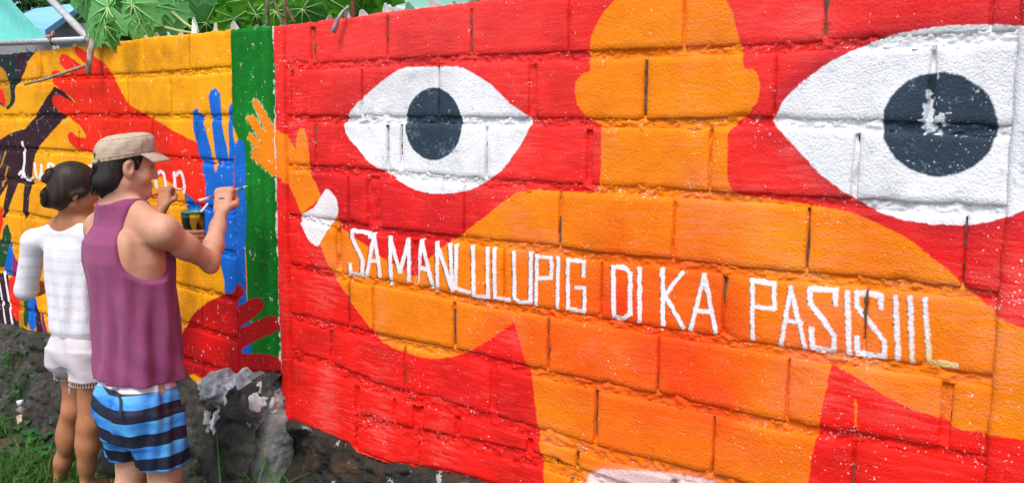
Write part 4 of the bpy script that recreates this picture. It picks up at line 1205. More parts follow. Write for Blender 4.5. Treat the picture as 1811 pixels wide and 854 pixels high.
# ------------------------------------------------------------------ people: one smooth voxel surface per body
class Vox:
    def __init__(s, lo, hi, h):
        s.lo = np.array(lo, float); s.h = h
        s.n = np.ceil((np.array(hi) - s.lo) / h).astype(int) + 1
        s.ax = [s.lo[i] + np.arange(s.n[i]) * h for i in range(3)]
        s.F = np.full(s.n, .2, np.float32)
    def sub(s, lo, hi):
        a = np.clip(np.floor((np.array(lo) - s.lo) / s.h).astype(int), 0, s.n - 1)
        b = np.clip(np.ceil((np.array(hi) - s.lo) / s.h).astype(int) + 1, 1, s.n)
        sl = tuple(slice(a[i], b[i]) for i in range(3))
        g = np.meshgrid(*[s.ax[i][sl[i]] for i in range(3)], indexing='ij')
        return sl, g
    def _join(s, sl, d, k, cut=False):
        A = s.F[sl]
        if cut:
            d = -d
            hh = np.maximum(k - np.abs(A - d), 0) / max(k, 1e-6)
            s.F[sl] = np.maximum(A, d) + hh * hh * k * .25
        else:
            hh = np.maximum(k - np.abs(A - d), 0) / max(k, 1e-6)
            s.F[sl] = np.minimum(A, d) - hh * hh * k * .25
    def cone(s, p, q, r1, r2, k=.02, cut=False, flat=None):
        p, q = np.array(p, float), np.array(q, float)
        m = max(r1, r2) + k + 3 * s.h
        sl, (X, Y, Z) = s.sub(np.minimum(p, q) - m, np.maximum(p, q) + m)
        d = q - p; L2 = d @ d + 1e-12
        t = np.clip(((X - p[0]) * d[0] + (Y - p[1]) * d[1] + (Z - p[2]) * d[2]) / L2, 0, 1)
        dist = np.sqrt((X - p[0] - t * d[0]) ** 2 + (Y - p[1] - t * d[1]) ** 2 + (Z - p[2] - t * d[2]) ** 2) - (r1 + t * (r2 - r1))
        s._join(sl, dist.astype(np.float32), k, cut)
    def chain(s, pts, rs, k=.02):
        for i in range(len(pts) - 1): s.cone(pts[i], pts[i + 1], rs[i], rs[i + 1], k)
    def ell(s, c, r, k=.02, Rm=None, cut=False):
        c = np.array(c, float); r = np.array(r, float)
        m = r.max() + k + 3 * s.h
        sl, (X, Y, Z) = s.sub(c - m, c + m)
        X, Y, Z = X - c[0], Y - c[1], Z - c[2]
        if Rm is not None:
            Q = np.asarray(Rm).T
            X, Y, Z = Q[0, 0] * X + Q[0, 1] * Y + Q[0, 2] * Z, Q[1, 0] * X + Q[1, 1] * Y + Q[1, 2] * Z, Q[2, 0] * X + Q[2, 1] * Y + Q[2, 2] * Z
        k0 = np.sqrt((X / r[0]) ** 2 + (Y / r[1]) ** 2 + (Z / r[2]) ** 2)
        k1 = np.sqrt((X / r[0] ** 2) ** 2 + (Y / r[1] ** 2) ** 2 + (Z / r[2] ** 2) ** 2)
        d = k0 * (k0 - 1) / np.maximum(k1, 1e-6)
        s._join(sl, d.astype(np.float32), k, cut)
    def column(s, prof, k=.02, fold=None, pw=2.2):
        """prof rows: z, cx, cy, rx, ry"""
        P = np.array(prof, float); P = P[np.argsort(P[:, 0])]
        rx, ry = P[:, 3].max(), P[:, 4].max(); m = k + .03 + 3 * s.h
        lo = [P[:, 1].min() - rx - m, P[:, 2].min() - ry - m, P[0, 0] - m]; hi = [P[:, 1].max() + rx + m, P[:, 2].max() + ry + m, P[-1, 0] + m]
        sl, (X, Y, Z) = s.sub(lo, hi)
        zz = s.ax[2][sl[2]]
        f = [np.interp(zz, P[:, 0], P[:, i]) for i in range(1, 5)]
        ker = np.ones(5) / 5
        dx, dy = np.abs(X - f[0]) / f[2], np.abs(Y - f[1]) / f[3]
        q = (dx ** pw + dy ** pw) ** (1 / pw)
        d = (q - 1) * np.minimum(f[2], f[3])
        if fold is not None: d = d + fold(X, Y, Z)
        d = np.maximum(d, np.maximum(Z - P[-1, 0], P[0, 0] - Z))
        s._join(sl, d.astype(np.float32), k)
    def mesh(s, relax=2):
        F = s.F; n = s.n
        S = F < 0
        c = [S[i:n[0] - 1 + i, j:n[1] - 1 + j, k:n[2] - 1 + k] for i in (0, 1) for j in (0, 1) for k in (0, 1)]
        al = np.logical_and.reduce(c); an = np.logical_or.reduce(c)
        cell = an & ~al
        idx = np.full(cell.shape, -1, np.int64); ii = np.argwhere(cell); idx[cell] = np.arange(len(ii))
        acc = np.zeros((len(ii), 3)); cnt = np.zeros(len(ii))
        cor = [(i, j, k) for i in (0, 1) for j in (0, 1) for k in (0, 1)]
        val = {o: F[ii[:, 0] + o[0], ii[:, 1] + o[1], ii[:, 2] + o[2]] for o in cor}
        for a in cor:
            for d in range(3):
                if a[d]: continue
                b = list(a); b[d] = 1; b = tuple(b)
                va, vb = val[a], val[b]; x = (va < 0) != (vb < 0)
                t = np.where(x, va / np.where(va - vb == 0, 1, va - vb), 0)
                p = np.array(a, float)[None].repeat(len(ii), 0); p[:, d] = t
                acc += np.where(x[:, None], p, 0); cnt += x
        V = s.lo + (ii + acc / cnt[:, None]) * s.h
        Q = []
        for d in range(3):
            o1, o2 = [(1, 2), (2, 0), (0, 1)][d]
            A = S; B = np.roll(S, -1, d)
            e = A != B
            sl = [slice(1, n[i] - 1) for i in range(3)]; sl[d] = slice(0, n[d] - 1)
            e2 = np.zeros_like(e); e2[tuple(sl)] = e[tuple(sl)]
            E = np.argwhere(e2)
            def at(da, db):
                q = E.copy(); q[:, o1] += da; q[:, o2] += db
                return idx[q[:, 0], q[:, 1], q[:, 2]]
            q = np.stack([at(-1, -1), at(0, -1), at(0, 0), at(-1, 0)], 1)
            ins = A[E[:, 0], E[:, 1], E[:, 2]]
            q = np.where(ins[:, None], q, q[:, ::-1])
            Q.append(q)
        Q = np.concatenate(Q); Q = Q[(Q >= 0).all(1)]
        for _ in range(relax):
            a = np.concatenate([Q[:, i] for i in range(4)]); b = np.concatenate([Q[:, (i + 1) % 4] for i in range(4)])
            sm = np.zeros_like(V); c_ = np.zeros(len(V))
            for x, y in ((a, b), (b, a)):
                for j in range(3): sm[:, j] += np.bincount(x, V[y, j], len(V))
                c_ += np.bincount(x, minlength=len(V))
            V = V * .5 + .5 * sm / np.maximum(c_, 1)[:, None]
        return V, Q
    def build(s, name, mat, parent, relax=2):
        V, Q = s.mesh(relax)
        return mesh_obj(name, V, Q, mat, parent, True)

# ------------------------------------------------------------------ crumpled sack on the ledge, concrete lump under it
def displaced(vx, fn, relax=1):
    V, Q = vx.mesh(relax)
    a = V[Q[:, 2]] - V[Q[:, 0]]; b = V[Q[:, 3]] - V[Q[:, 1]]; fnm = np.cross(a, b)
    N = np.zeros_like(V)
    for i in range(4):
        for j in range(3): N[:, j] += np.bincount(Q[:, i], fnm[:, j], len(V))
    N /= np.maximum(np.linalg.norm(N, axis=1), 1e-9)[:, None]
    return V + N * fn(V)[:, None], Q
n = NT('cement paper sack')
c1 = n.mix(n.ramp(n.noise(10, 5, .7), [(.38, 0), (.60, 1)]), (.22, .21, .20), (.56, .54, .52))
n.base(n.mix(n.ramp(n.noise(6, 4), [(.56, 0), (.62, 1)]), c1, (.72, .70, .68))); n.rough(.85); n.bump(n.noise(40, 5, .7), .6, .010)
M_SACK = n.m
zl = lambda y: WL.hit(450, y)[1]; ul = lambda x: WL.hit(x, 690)[0]
sx_ = Vox((-.44, -.36, .30), (.06, .10, .90), .0045)
sx_.ell((ul(452), -.05, zl(690)), (.115, .085, .075), .02); sx_.ell((ul(488), -.03, zl(700)), (.055, .08, .085), .02)
sx_.ell((ul(417), -.075, zl(698)), (.070, .085, .070), .015); sx_.ell((ul(428), -.085, zl(742)), (.055, .04, .055), .02)
sx_.cone((ul(410), -.11, zl(735)), (ul(412), -.12, zl(768)), .016, .006, .012); sx_.ell((ul(478), -.085, zl(718)), (.05, .045, .05), .01)
def crump(P):
    w = np.stack([fbm(P * 7, 3, 1), fbm(P * 7 + 5, 3, 2), fbm(P * 7 + 9, 3, 3)], -1)
    r1 = 1 - np.abs(vnoise((P + .05 * w) * 13, 71)) * 2; r2 = 1 - np.abs(vnoise((P + .04 * w) * 27, 72)) * 2; r3 = 1 - np.abs(vnoise((P + .03 * w) * 55, 73)) * 2
    return .030 * r1 + .016 * r2 + .006 * r3 - .012
V, Q = displaced(sx_, crump)
sk = mesh_obj('crumpled_sack', V, Q, M_SACK); sk.location = (CORNER[0], CORNER[1], 0); sk.rotation_euler = (0, 0, -A_L)
tag(sk, 'crumpled grey cement sack stuffed on the ledge below the dark red painted hand', 'sack')
cx_ = Vox((-.40, -.42, -.12), (.14, .16, .72), .008)
cx_.cone((-.13, .0, .60), (-.13, -.06, -.1), .12, .20, .03); cx_.ell((-.05, .0, .50), (.10, .085, .14), .04); cx_.ell((-.20, -.10, .12), (.14, .12, .18), .06)
V, Q = displaced(cx_, lambda P: .035 * fbm(P * 7, 4, 91) + .010 * fbm(P * 30, 3, 92))
n = NT('lumpy concrete')
c1 = n.mix(n.ramp(n.noise(8, 7, .7), [(.36, 0), (.62, 1)]), (.12, .112, .10), (.34, .325, .30))
n.base(n.mix(n.ramp(n.noise(5, 6), [(.56, 0), (.64, 1)]), c1, (.36, .35, .33))); n.rough(.9); n.bump(n.noise(34, 7, .75), .9, .018)
mesh_obj('concrete_base', V, Q, n.m, wall_l)

def rotm(yaw=0, pitch=0, roll=0):
    return np.array(Matrix.Rotation(yaw, 3, 'Z') @ Matrix.Rotation(pitch, 3, 'X') @ Matrix.Rotation(roll, 3, 'Y'))

def skin_mat(name, c, c2, blush):
    n = NT(name)
    col = n.mix(n.ramp(n.noise(7, 5), [(.35, 0), (.65, 1)]), c, c2)
    col = n.mix(n.ramp(n.noise(3.2, 3), [(.45, 0), (.75, .45)]), col, blush)
    col = n.mix(n.ramp(n.noise(18, 5, .7), [(.52, 0), (.75, .35)]), col, tuple(x * .6 for x in blush))
    n.base(col); n.rough(.58); n.spec(.3)
    n.b.inputs['Subsurface Weight'].default_value = .10
    n.b.inputs['Subsurface Radius'].default_value = (.012, .005, .003)
    n.b.inputs['Subsurface Scale'].default_value = .5
    n.bump(n.noise(160, 3), .12, .002)
    return n.m
SK_M = skin_mat('fair skin', (.52, .25, .15), (.60, .32, .21), (.40, .17, .10))
SK_W = skin_mat('tan skin', (.38, .150, .068), (.46, .20, .095), (.32, .11, .05))
def hair_mat(name, c, c2):
    n = NT(name)
    n.base(n.mix(n.ramp(n.noise(40, 4, stretch=(1, 1, .15)), [(.35, 0), (.7, 1)]), c, c2)); n.rough(.55); n.spec(.3)
    n.bump(n.noise(140, 3, stretch=(1, 1, .12)), .5, .003)
    return n.m
HAIR_M = hair_mat('black hair', (.010, .008, .007), (.028, .020, .016))
HAIR_W = hair_mat('dark brown hair', (.012, .008, .006), (.045, .024, .014))
M_EYE = simple('eye', (.30, .27, .25), (.02, .015, .012), 60, .4)

def head(vx, c, Rm, s=1.0, k=.012, ear_k=.006):
    """skull, face, jaw, nose, lips and ears; head frame: x right, y forward, z up, origin at the ear canal level"""
    T = lambda x, y, z: np.array(c) + Rm @ (np.array([x, y, z]) * s)
    E = lambda p, r, kk=k, cut=False: vx.ell(T(*p), np.array(r) * s, kk, Rm, cut)
    E((0, -.012, .045), (.075, .094, .082)); E((0, .035, -.005), (.062, .062, .085)); E((0, .060, .050), (.056, .040, .050))
    vx.cone(T(-.048, .005, -.055), T(0, .070, -.095), .018 * s, .017 * s, .03); vx.cone(T(.048, .005, -.055), T(0, .070, -.095), .018 * s, .017 * s, .03)
    E((0, .074, -.092), (.022, .018, .017), .015); E((.038, .055, -.030), (.026, .03, .028), .02); E((-.038, .055, -.030), (.026, .03, .028), .02)
    vx.cone(T(-.030, .086, .030), T(.030, .086, .030), .009 * s, .009 * s, .018)
    E((.032, .098, .012), (.017, .012, .010), .012, True); E((-.032, .098, .012), (.017, .012, .010), .012, True)
    vx.cone(T(0, .092, .020), T(0, .108, -.026), .008 * s, .012 * s, .014); E((.013, .102, -.030), (.009, .010, .008), .006); E((-.013, .102, -.030), (.009, .010, .008), .006)
    vx.cone(T(-.020, .090, -.055), T(.020, .090, -.055), .006 * s, .006 * s, .008); vx.cone(T(-.018, .091, -.066), T(.018, .091, -.066), .007 * s, .007 * s, .008)
    for sx in (1, -1):
        Re = Rm @ rotm(-sx * .38, 0, sx * .15)
        vx.ell(T(sx * .081, -.006, .000), np.array((.0095, .022, .034)) * s, ear_k, Re)
        vx.ell(T(sx * .090, .002, .004), np.array((.007, .011, .018)) * s, .004, Re, True)
        vx.ell(T(sx * .074, .004, -.030), np.array((.008, .010, .011)) * s, ear_k)
    return T

def fist(vx, wrist, knuck, side, back, s=1.0, curl=1.0, thumb=True):
    """hand closed round a thin handle: palm, four bent fingers of unequal length, thumb closing from the side.
       knuck = centre of the knuckle row, side = unit vector towards the index finger, back = unit vector out of the back of the hand"""
    w, kn, sd, bk = (np.array(v, float) for v in (wrist, knuck, side, back))
    fw = kn - w; L = np.linalg.norm(fw); fw /= L
    for o, r in ((-.028, .0135), (-.010, .0145), (.010, .0145), (.028, .0135)):
        vx.cone(w + sd * o * .7 * s + fw * .012, kn + sd * o * s - bk * .004, .014 * s, r * s, .012)
    lens = [(.036, .022, .018), (.042, .026, .020), (.039, .024, .020), (.030, .019, .017)]
    for i, o in enumerate((.030, .010, -.010, -.029)):
        a, b, c_ = (x * s for x in lens[i])
        r = (.0095, .0098, .0093, .0082)[i] * s
        p0 = kn + sd * o * s - fw * (.004 if i in (1, 2) else .010)
        vx.ell(p0 + bk * .004, np.array((.0108, .0108, .0108)) * s, .006)
        d1 = fw * .42 - bk * .9 * curl; d1 /= np.linalg.norm(d1)
        d2 = -fw * .92 - bk * .38; d2 /= np.linalg.norm(d2)
        d3 = -fw * .5 + bk * .86; d3 /= np.linalg.norm(d3)
        p1 = p0 + d1 * a; p2 = p1 + d2 * b; p3 = p2 + d3 * c_
        vx.chain([p0, p1, p2, p3], [r * 1.08, r, r * .94, r * .84], .004)
    if thumb:
        t0 = w + sd * .026 * s + fw * .022; t1 = w + sd * .046 * s + fw * .045 - bk * .020; t2 = w + sd * .038 * s + fw * .072 - bk * .040
        vx.chain([t0, t1, t2, t2 + (fw * .3 - sd * .7 - bk * .1) * .022], [.0135 * s, .0118 * s, .0105 * s, .009 * s], .008)

def strands(name, mat, parent, roots, tips, mids, w, seed):
    """thin tapering hair ribbons"""
    r = np.random.default_rng(seed); mb = MB()
    for a, b, m_ in zip(roots, tips, mids):
        a, b, m_ = Vector(a), Vector(b), Vector(m_); side = (b - a).cross(Vector(r.normal(size=3))).normalized()
        V = []
        for t, ww in ((0, 1), (.33, .95), (.66, .8), (1, .1)):
            p = a * (1 - t) ** 2 + m_ * 2 * t * (1 - t) + b * t * t
            V += [p - side * w * ww, p + side * w * ww]
        mb.add(V, [(0, 1, 3, 2), (2, 3, 5, 4), (4, 5, 7, 6)])
    return mb.build(name, mat, parent)

class Person:
    def __init__(s, px, py, Y, yaw, label):
        p = W(px, py, Y); s.o = np.array([p[0], p[1], 0.0]); s.yaw = yaw
        s.root = empty('person', tuple(s.o), yaw); tag(s.root, label, 'person')
        c, sn = math.cos(-yaw), math.sin(-yaw); s.Rw = np.array([[c, -sn, 0], [sn, c, 0], [0, 0, 1]])
    def L(s, px, py, Y): return s.Rw @ (W(px, py, Y) - s.o)
    def Lw(s, p): return s.Rw @ (np.asarray(p, float) - s.o)
    def V(s, v): return s.Rw @ np.asarray(v, float)

# ================================================================== the man
YM = 3.45
man = Person(254, 840, YM, R(-38), 'man in a beige cap, purple tank top and blue striped shorts painting the green stripe')
S_R, E_R, W_R = man.L(290, 410, 3.34), man.L(371, 462, 3.52), man.L(391, 376, 3.66)
K_R = man.L(397, 336, 3.715)
S_L, E_L, W_L = man.L(180, 404, 3.57), man.L(174, 500, 3.62), man.L(298, 446, 3.74)
CAN_C = W(342, 402, 3.82)
NK = man.L(211, 352, 3.45); HD = man.L(224, 297, 3.45)
lean = lambda z: np.clip((z - .90) / (NK[2] - .90), 0, 1.1) * NK[0], lambda z: np.clip((z - .90) / (NK[2] - .90), 0, 1.1) * NK[1]
LX, LY = lean
vx = Vox((-.62, -.30, -.02), (.72, .72, 1.74), .0042)
bod = [(.80, .138, .102), (.88, .140, .102), (.97, .134, .096), (1.08, .132, .094), (1.18, .146, .103), (1.28, .166, .108), (1.36, .160, .098), (1.42, .120, .078), (1.46, .07, .06)]
vx.column([(z, LX(z), LY(z) + .01, rx, ry) for z, rx, ry in bod], .03)
# shoulders, shoulder blades, neck
sr2 = np.array(S_R); sl2 = np.array(S_L)
vx.cone(NK + (0, 0, -.04), sr2 + (-.01, 0, .004), .055, .050, .05); vx.cone(NK + (0, 0, -.04), sl2 + (.01, 0, .004), .055, .050, .05)
vx.cone(NK + (0, -.005, .035), sr2 + (-.05, -.01, .028), .038, .024, .04); vx.cone(NK + (0, -.005, .035), sl2 + (.05, -.01, .028), .038, .024, .04)
for sx in (1, -1):
    vx.ell((LX(1.3) + sx * .085, LY(1.3) - .066, 1.31), (.060, .034, .085), .03, rotm(0, 0, sx * .25))
    vx.ell((LX(1.24) + sx * .100, LY(1.24) - .01, 1.25), (.046, .070, .10), .04)
Rh = rotm(R(-22), R(-5))
vx.chain([NK + (0, 0, -.04), HD + Rh @ np.array((0, -.018, -.05)), HD + Rh @ np.array((0, -.012, .0))], [.064, .058, .058], .03)
TM = head(vx, HD, Rh, .95)
# right arm
vx.ell(sr2, (.044, .046, .050), .04)
mid = (S_R + E_R) / 2
vx.chain([S_R, S_R * .55 + E_R * .45 + (0, 0, -.004), E_R], [.045, .044, .036], .03)
vx.ell(E_R + (W_R - E_R) * -.10 + (S_R - E_R) * -.05, (.024, .024, .024), .02)
vx.chain([E_R, E_R * .68 + W_R * .32, E_R * .3 + W_R * .7, W_R], [.035, .037, .029, .0225], .02)
fw = (K_R - W_R) / np.linalg.norm(K_R - W_R)
bk = man.V((-.15, -.95, .25)); bk -= fw * (bk @ fw); bk /= np.linalg.norm(bk)
sd = np.cross(bk, fw); sd /= np.linalg.norm(sd)
if (man.Rw.T @ sd)[0] < 0: sd = -sd
fist(vx, W_R, K_R, sd, bk, 1.0, .75)
# left arm, hand under the can
vx.ell(sl2, (.062, .06, .06), .04)
vx.chain([S_L, S_L * .5 + E_L * .5, E_L], [.048, .044, .038], .03)
vx.chain([E_L, E_L * .68 + W_L * .32, W_L], [.043, .045, .028], .02)
cl_ = man.Lw(CAN_C)
fwl = (cl_ - W_L); fwl[2] = .0; fwl /= np.linalg.norm(fwl)
outw = np.cross(fwl, (0, 0, 1)); outw /= np.linalg.norm(outw)
pc = cl_ - fwl * .055 + np.array((0, 0, -.045))
vx.cone(W_L, pc, .028, .022, .015)
vx.ell(pc, (.022, .022, .036), .015)
for i, z in enumerate((.005, -.014, -.033, -.052)):
    pts = []
    for a in np.linspace(.1, 1.9, 4):
        pts.append(cl_ + (-fwl * math.cos(a) + outw * math.sin(a)) * .052 + np.array((0, 0, -.02 + z)))
    vx.chain([pc + np.array((0, 0, z))] + pts, [.0105, .0098, .0095, .009, .0085], .005)
pts = [cl_ + (-fwl * math.cos(a) - outw * math.sin(a)) * .053 + np.array((0, 0, .005)) for a in (.1, .6, 1.1)]
vx.chain([pc + np.array((0, 0, .01))] + pts, [.013, .0125, .0115, .010], .006)
# legs
for sx, fx, fy in ((1, .088, .02), (-1, -.088, -.01)):
    hip, kne, ank = np.array((sx * .070, .0, .78)), np.array((fx, .015 + fy, .455)), np.array((fx, -.03 + fy, .085))
    vx.chain([hip, (hip + kne) / 2 + (0, -.005, 0), kne], [.066, .068, .055], .04)
    vx.ell(kne + (0, .02, .01), (.043, .036, .05), .02)
    vx.chain([kne, kne * .65 + ank * .35, kne * .25 + ank * .75, ank], [.054, .050, .040, .036], .03)
    vx.ell(kne * .68 + ank * .32 + np.array((0, -.028, 0)), (.045, .040, .085), .03)
    vx.ell(ank + (0, -.025, -.045), (.033, .035, .035), .02)
    vx.chain([ank + (0, .02, -.03), ank + (sx * .01, .10, -.055), ank + (sx * .015, .16, -.062)], [.036, .034, .022], .02)
    for t in range(5): vx.cone(ank + (sx * (.030 - .013 * t), .15, -.066), ank + (sx * (.034 - .013 * t), .195 - .006 * t, -.070), .012, .009 + .003 * (t == 4), .006)
body_m = vx.build('body', SK_M, man.root, 2)

# tank top: loose column with deep armholes, vertical folds
M_TANK = NT('purple cotton'); n = M_TANK
c1 = n.mix(n.ramp(n.noise(5, 4), [(.35, 0), (.65, 1)]), (.22, .044, .115), (.27, .066, .15))
n.base(c1); n.rough(.85); n.spec(.2); n.b.inputs['Sheen Weight'].default_value = .1
n.bump(n.noise(260, 2), .15, .002); n.bump(n.noise(9, 3, stretch=(1, 1, .35)), .45, .02); M_TANK = n.m
tk = Vox((-.40, -.34, .74), (.40, .34, 1.56), .0042)
def fold_m(X, Y, Z):
    a = np.arctan2(Y, X)
    w = np.clip((1.36 - Z) / .35, 0, 1)
    f = .0105 * np.sin(a * 7 + 3.0 * Z + 1.2 * np.sin(Z * 6)) * w + .006 * np.sin(a * 13 - 5 * Z + 2) * w
    f += .006 * np.sin(26 * Z + 5 * a) * np.exp(-((Z - .90) / .07) ** 2)
    return f
prof_t = [(.832, .167, .142), (.90, .164, .138), (1.0, .164, .136), (1.1, .167, .137), (1.2, .175, .141), (1.28, .188, .148), (1.35, .180, .140), (1.41, .150, .095), (1.45, .115, .082), (1.475, .09, .07)]
tk.column([(z, LX(z), LY(z) + .006, rx, ry) for z, rx, ry in prof_t], .01, fold_m)
for S in (S_R, S_L): tk.cone(NK + (0, -.004, -.026), S * .62 + NK * .38 + np.array((0, -.002, .006)), .068, .053, .03)
for S, sx in ((S_R, 1), (S_L, -1)):
    cxy = np.array((LX(1.3) + sx * .224, LY(1.3) + .0, 1.352))
    tk.ell(cxy, (.110, .30, .150), .006, rotm(0, 0, sx * .12), True)
    tk.ell(S * .86 + NK * .14 + np.array((0, 0, .01)), (.088, .30, .15), .012, None, True)
tk.ell(NK + (-.004, -.015, .058), (.094, .115, .088), .008, None, True)
tk.ell(NK + (0, .10, .02), (.075, .10, .12), .01, None, True)
tk.build('tank_top', M_TANK, man.root, 2)

# shorts
n = NT('striped board shorts')
tc = n.coord(); sp = n.new('ShaderNodeSeparateXYZ'); n.link(tc, sp.inputs[0])
def mth(op, a, b=None):
    m_ = n.new('ShaderNodeMath', operation=op)
    for i, v in enumerate((a, b)):
        if v is None: continue
        if hasattr(v, 'is_linked'): n.link(v, m_.inputs[i])
        else: m_.inputs[i].default_value = v
    return m_.outputs[0]
zt = mth('ADD', mth('ADD', sp.outputs[2], mth('MULTIPLY', sp.outputs[0], .10)), mth('MULTIPLY', n.noise(4, 2), .030))
zt = mth('SUBTRACT', zt, mth('MULTIPLY', mth('ABSOLUTE', sp.outputs[0]), .22))
st = mth('FRACT', mth('DIVIDE', mth('SUBTRACT', zt, .415), .097))
blue = n.mix(n.ramp(n.noise(7, 4, stretch=(1, 1, 2.5)), [(.35, 0), (.62, 1)]), (.015, .15, .60), (.09, .42, .76))
stripe = n.ramp(st, [(0, 0), (.485, 0), (.50, 1), (.985, 1), (1, 0)])
colr = n.mix(stripe, (.006, .010, .030), blue)
top_w = n.ramp(mth('ADD', mth('SUBTRACT', sp.outputs[2], .802), .5), [(.505, 0), (.507, 1)])
colr = n.mix(top_w, colr, (.62, .54, .60))
n.base(colr); n.rough(.6); n.bump(n.noise(14, 4), .4, .015); M_SHORT = n.m
sh = Vox((-.32, -.30, .42), (.32, .30, .90), .0042)
def fold_s(X, Y, Z):
    a = np.arctan2(Y, X - np.sign(X) * .09)
    return .006 * np.sin(a * 5 + 9 * Z) + .004 * np.sin(a * 9 - 14 * Z)
sh.column([(.60, 0, .0, .162, .126), (.70, 0, -.004, .165, .132), (.78, 0, 0, .158, .124), (.838, 0, .004, .142, .104)], .02, fold_s)
for sx, fy in ((1, .015), (-1, -.005)):
    sh.column([(.502, sx * .093, .012 + fy, .082, .090), (.55, sx * .090, .005 + fy, .085, .098), (.66, sx * .080, 0, .088, .120), (.72, sx * .078, 0, .086, .120)], .015, fold_s)
    sh.ell((sx * .078, -.072, .735), (.078, .062, .085), .04)
sh.cone((0, .0, .40), (0, .0, .575), .016, .004, .006, True)
sh.build('shorts', M_SHORT, man.root, 2)
# drawstring and rear pocket flap edge
M_CORD = simple('dark cord', (.03, .03, .035))
mb = MB(); mb.tube([(.065, -.128, .812), (.095, -.132, .790), (.108, -.142, .755), (.122, -.142, .728)], [.005, .005, .0045, .004], 6); mb.build('drawstring', M_CORD, man.root)

# hair below the cap
hv = Vox(tuple(HD - .20), tuple(HD + .20), .0042)
Hh = lambda x, y, z: HD + Rh @ (np.array([x, y, z]) * .95)
hv.ell(Hh(0, -.016, .035), (.080, .092, .078), .02, Rh)
hv.ell(Hh(0, -.058, -.035), (.076, .060, .075), .03, Rh)
hv.chain([Hh(-.04, -.085, -.06), Hh(-.02, -.085, -.105)], [.034, .012], .02); hv.chain([Hh(.03, -.082, -.06), Hh(.012, -.080, -.112)], [.034, .010], .02)
for sx in (1, -1):
    hv.cone(Hh(sx * .078, .022, .02), Hh(sx * .074, .026, -.014), .012, .006, .01)
    hv.ell(Hh(sx * .088, .002, -.004), (.030, .028, .044), .008, Rh, True)
hv.ell(Hh(0, .105, -.01), (.10, .075, .105), .01, Rh, True)
hair = hv.build('hair', HAIR_M, man.root, 1)
r = np.random.default_rng(5); ro, ti, mi = [], [], []
for i in range(900):
    a = r.uniform(-1.22, 1.22); z0 = r.uniform(-.045, .022)
    x, y = math.sin(a), -math.cos(a)
    rx = .083 if abs(a) < 1.3 else .084
    p0 = Hh(x * .083, y * .096 - .017, z0); ln = r.uniform(.05, .085) * (1 if abs(a) < .9 else .72)
    zt_ = z0 - ln
    if abs(a) > 1.35: zt_ = max(zt_, -.02)
    p1 = Hh(x * .078 * (1 - .28 * min(1, max(0, -zt_ - .05) / .06)), y * .098 - .018 - .010 * r.uniform(0, 1) , zt_)
    pm = (p0 + p1) / 2 + Rh @ np.array((x * .012, y * .012, 0))
    ro.append(p0); ti.append(p1); mi.append(pm)
strands('strand', HAIR_M, hair, ro, ti, mi, .0013, 4)['kind'] = 'stuff'

# cap: crown lofted round the head, peak, strap
n = NT('beige cotton twill')
n.base(n.mix(n.ramp(n.noise(6, 4), [(.35, 0), (.65, 1)]), (.42, .32, .22), (.51, .40, .295))); n.rough(.85); n.spec(.2)
n.bump(n.noise(220, 2), .2, .002); n.bump(n.noise(24, 4, stretch=(1, 1, 2)), .5, .010); M_CAP = n.m
cap_o = HD
def capP(a, t):
    """a angle (0 = front), t height 0..1"""
    x, y = math.sin(a), math.cos(a)
    base_z = .042 + .030 * y - .004 * (1 - abs(x))
    rr = [(0, 1.0), (.18, 1.02), (.36, 1.03), (.55, 1.01), (.72, .95), (.84, .83), (.93, .62), (.985, .33), (1.0, .02)]
    s_ = np.interp(t, [q_[0] for q_ in rr], [q_[1] for q_ in rr])
    top = .132 + .022 * y * s_
    hz = np.interp(t, [0, .36, .72, .84, .93, .985, 1], [0, .36, .74, .87, .955, .992, 1.0])
    z = base_z + (top - base_z) * hz
    wob = .0020 * math.sin(a * 9 + t * 7) * math.sin(math.pi * t) + .0016 * math.sin(a * 23)
    return Hh(x * (.091 * s_ + wob), (y * .106) * s_ - .010 + y * wob, z)
NA = 64; ts = [0, .04, .08, .14, .15, .17, .25, .36, .46, .55, .64, .72, .78, .84, .89, .93, .96, .985, 1.0]
V = [capP(2 * math.pi * i / NA, t) for t in ts for i in range(NA)]
Fc = []
for j in range(len(ts) - 1):
    for i in range(NA):
        a = 2 * math.pi * (i + .5) / NA
        if ts[j + 1] <= .36 and abs(a - math.pi) < .24 and ts[j] >= .14: continue
        Fc.append((j * NA + i, j * NA + (i + 1) % NA, (j + 1) * NA + (i + 1) % NA, (j + 1) * NA + i))
cap = mesh_obj('cap', V, Fc, M_CAP, man.root); md_ = cap.modifiers.new('t', 'SOLIDIFY'); md_.thickness = .003; md_.offset = 1
# stitched band
mb = MB()
for t in (.155, .80): mb.tube([capP(2 * math.pi * i / 48, t) for i in range(49)], .0016, 5, False)
mb.build('seam', M_CAP, cap)
V = []; Fc = []
nr, na = 8, 21
for i in range(nr):
    for j in range(na):
        a = (j / (na - 1) - .5) * 2.25; t = i / (nr - 1)
        e = capP(a, .03); base = e
        outl = .066 * (math.cos(a * .78) ** .7)
        d = Rh @ np.array((math.sin(a) * .30, 1, -.34 - .12 * t)); d /= np.linalg.norm(d)
        p = base + d * outl * t + Rh @ np.array((0, 0, -.010 * (1 - math.cos(a * 1.0)) * t))
        V.append(p)
Fc = [(i * na + j, i * na + j + 1, (i + 1) * na + j + 1, (i + 1) * na + j) for i in range(nr - 1) for j in range(na - 1)]
br = mesh_obj('peak', V, Fc, M_CAP, cap); md_ = br.modifiers.new('t', 'SOLIDIFY'); md_.thickness = .005; md_.offset = 0
mb = MB(); mb.tube([capP(math.pi + a, .05) for a in np.linspace(-.4, .4, 9)], .008, 6); mb.build('strap', M_CAP, cap)
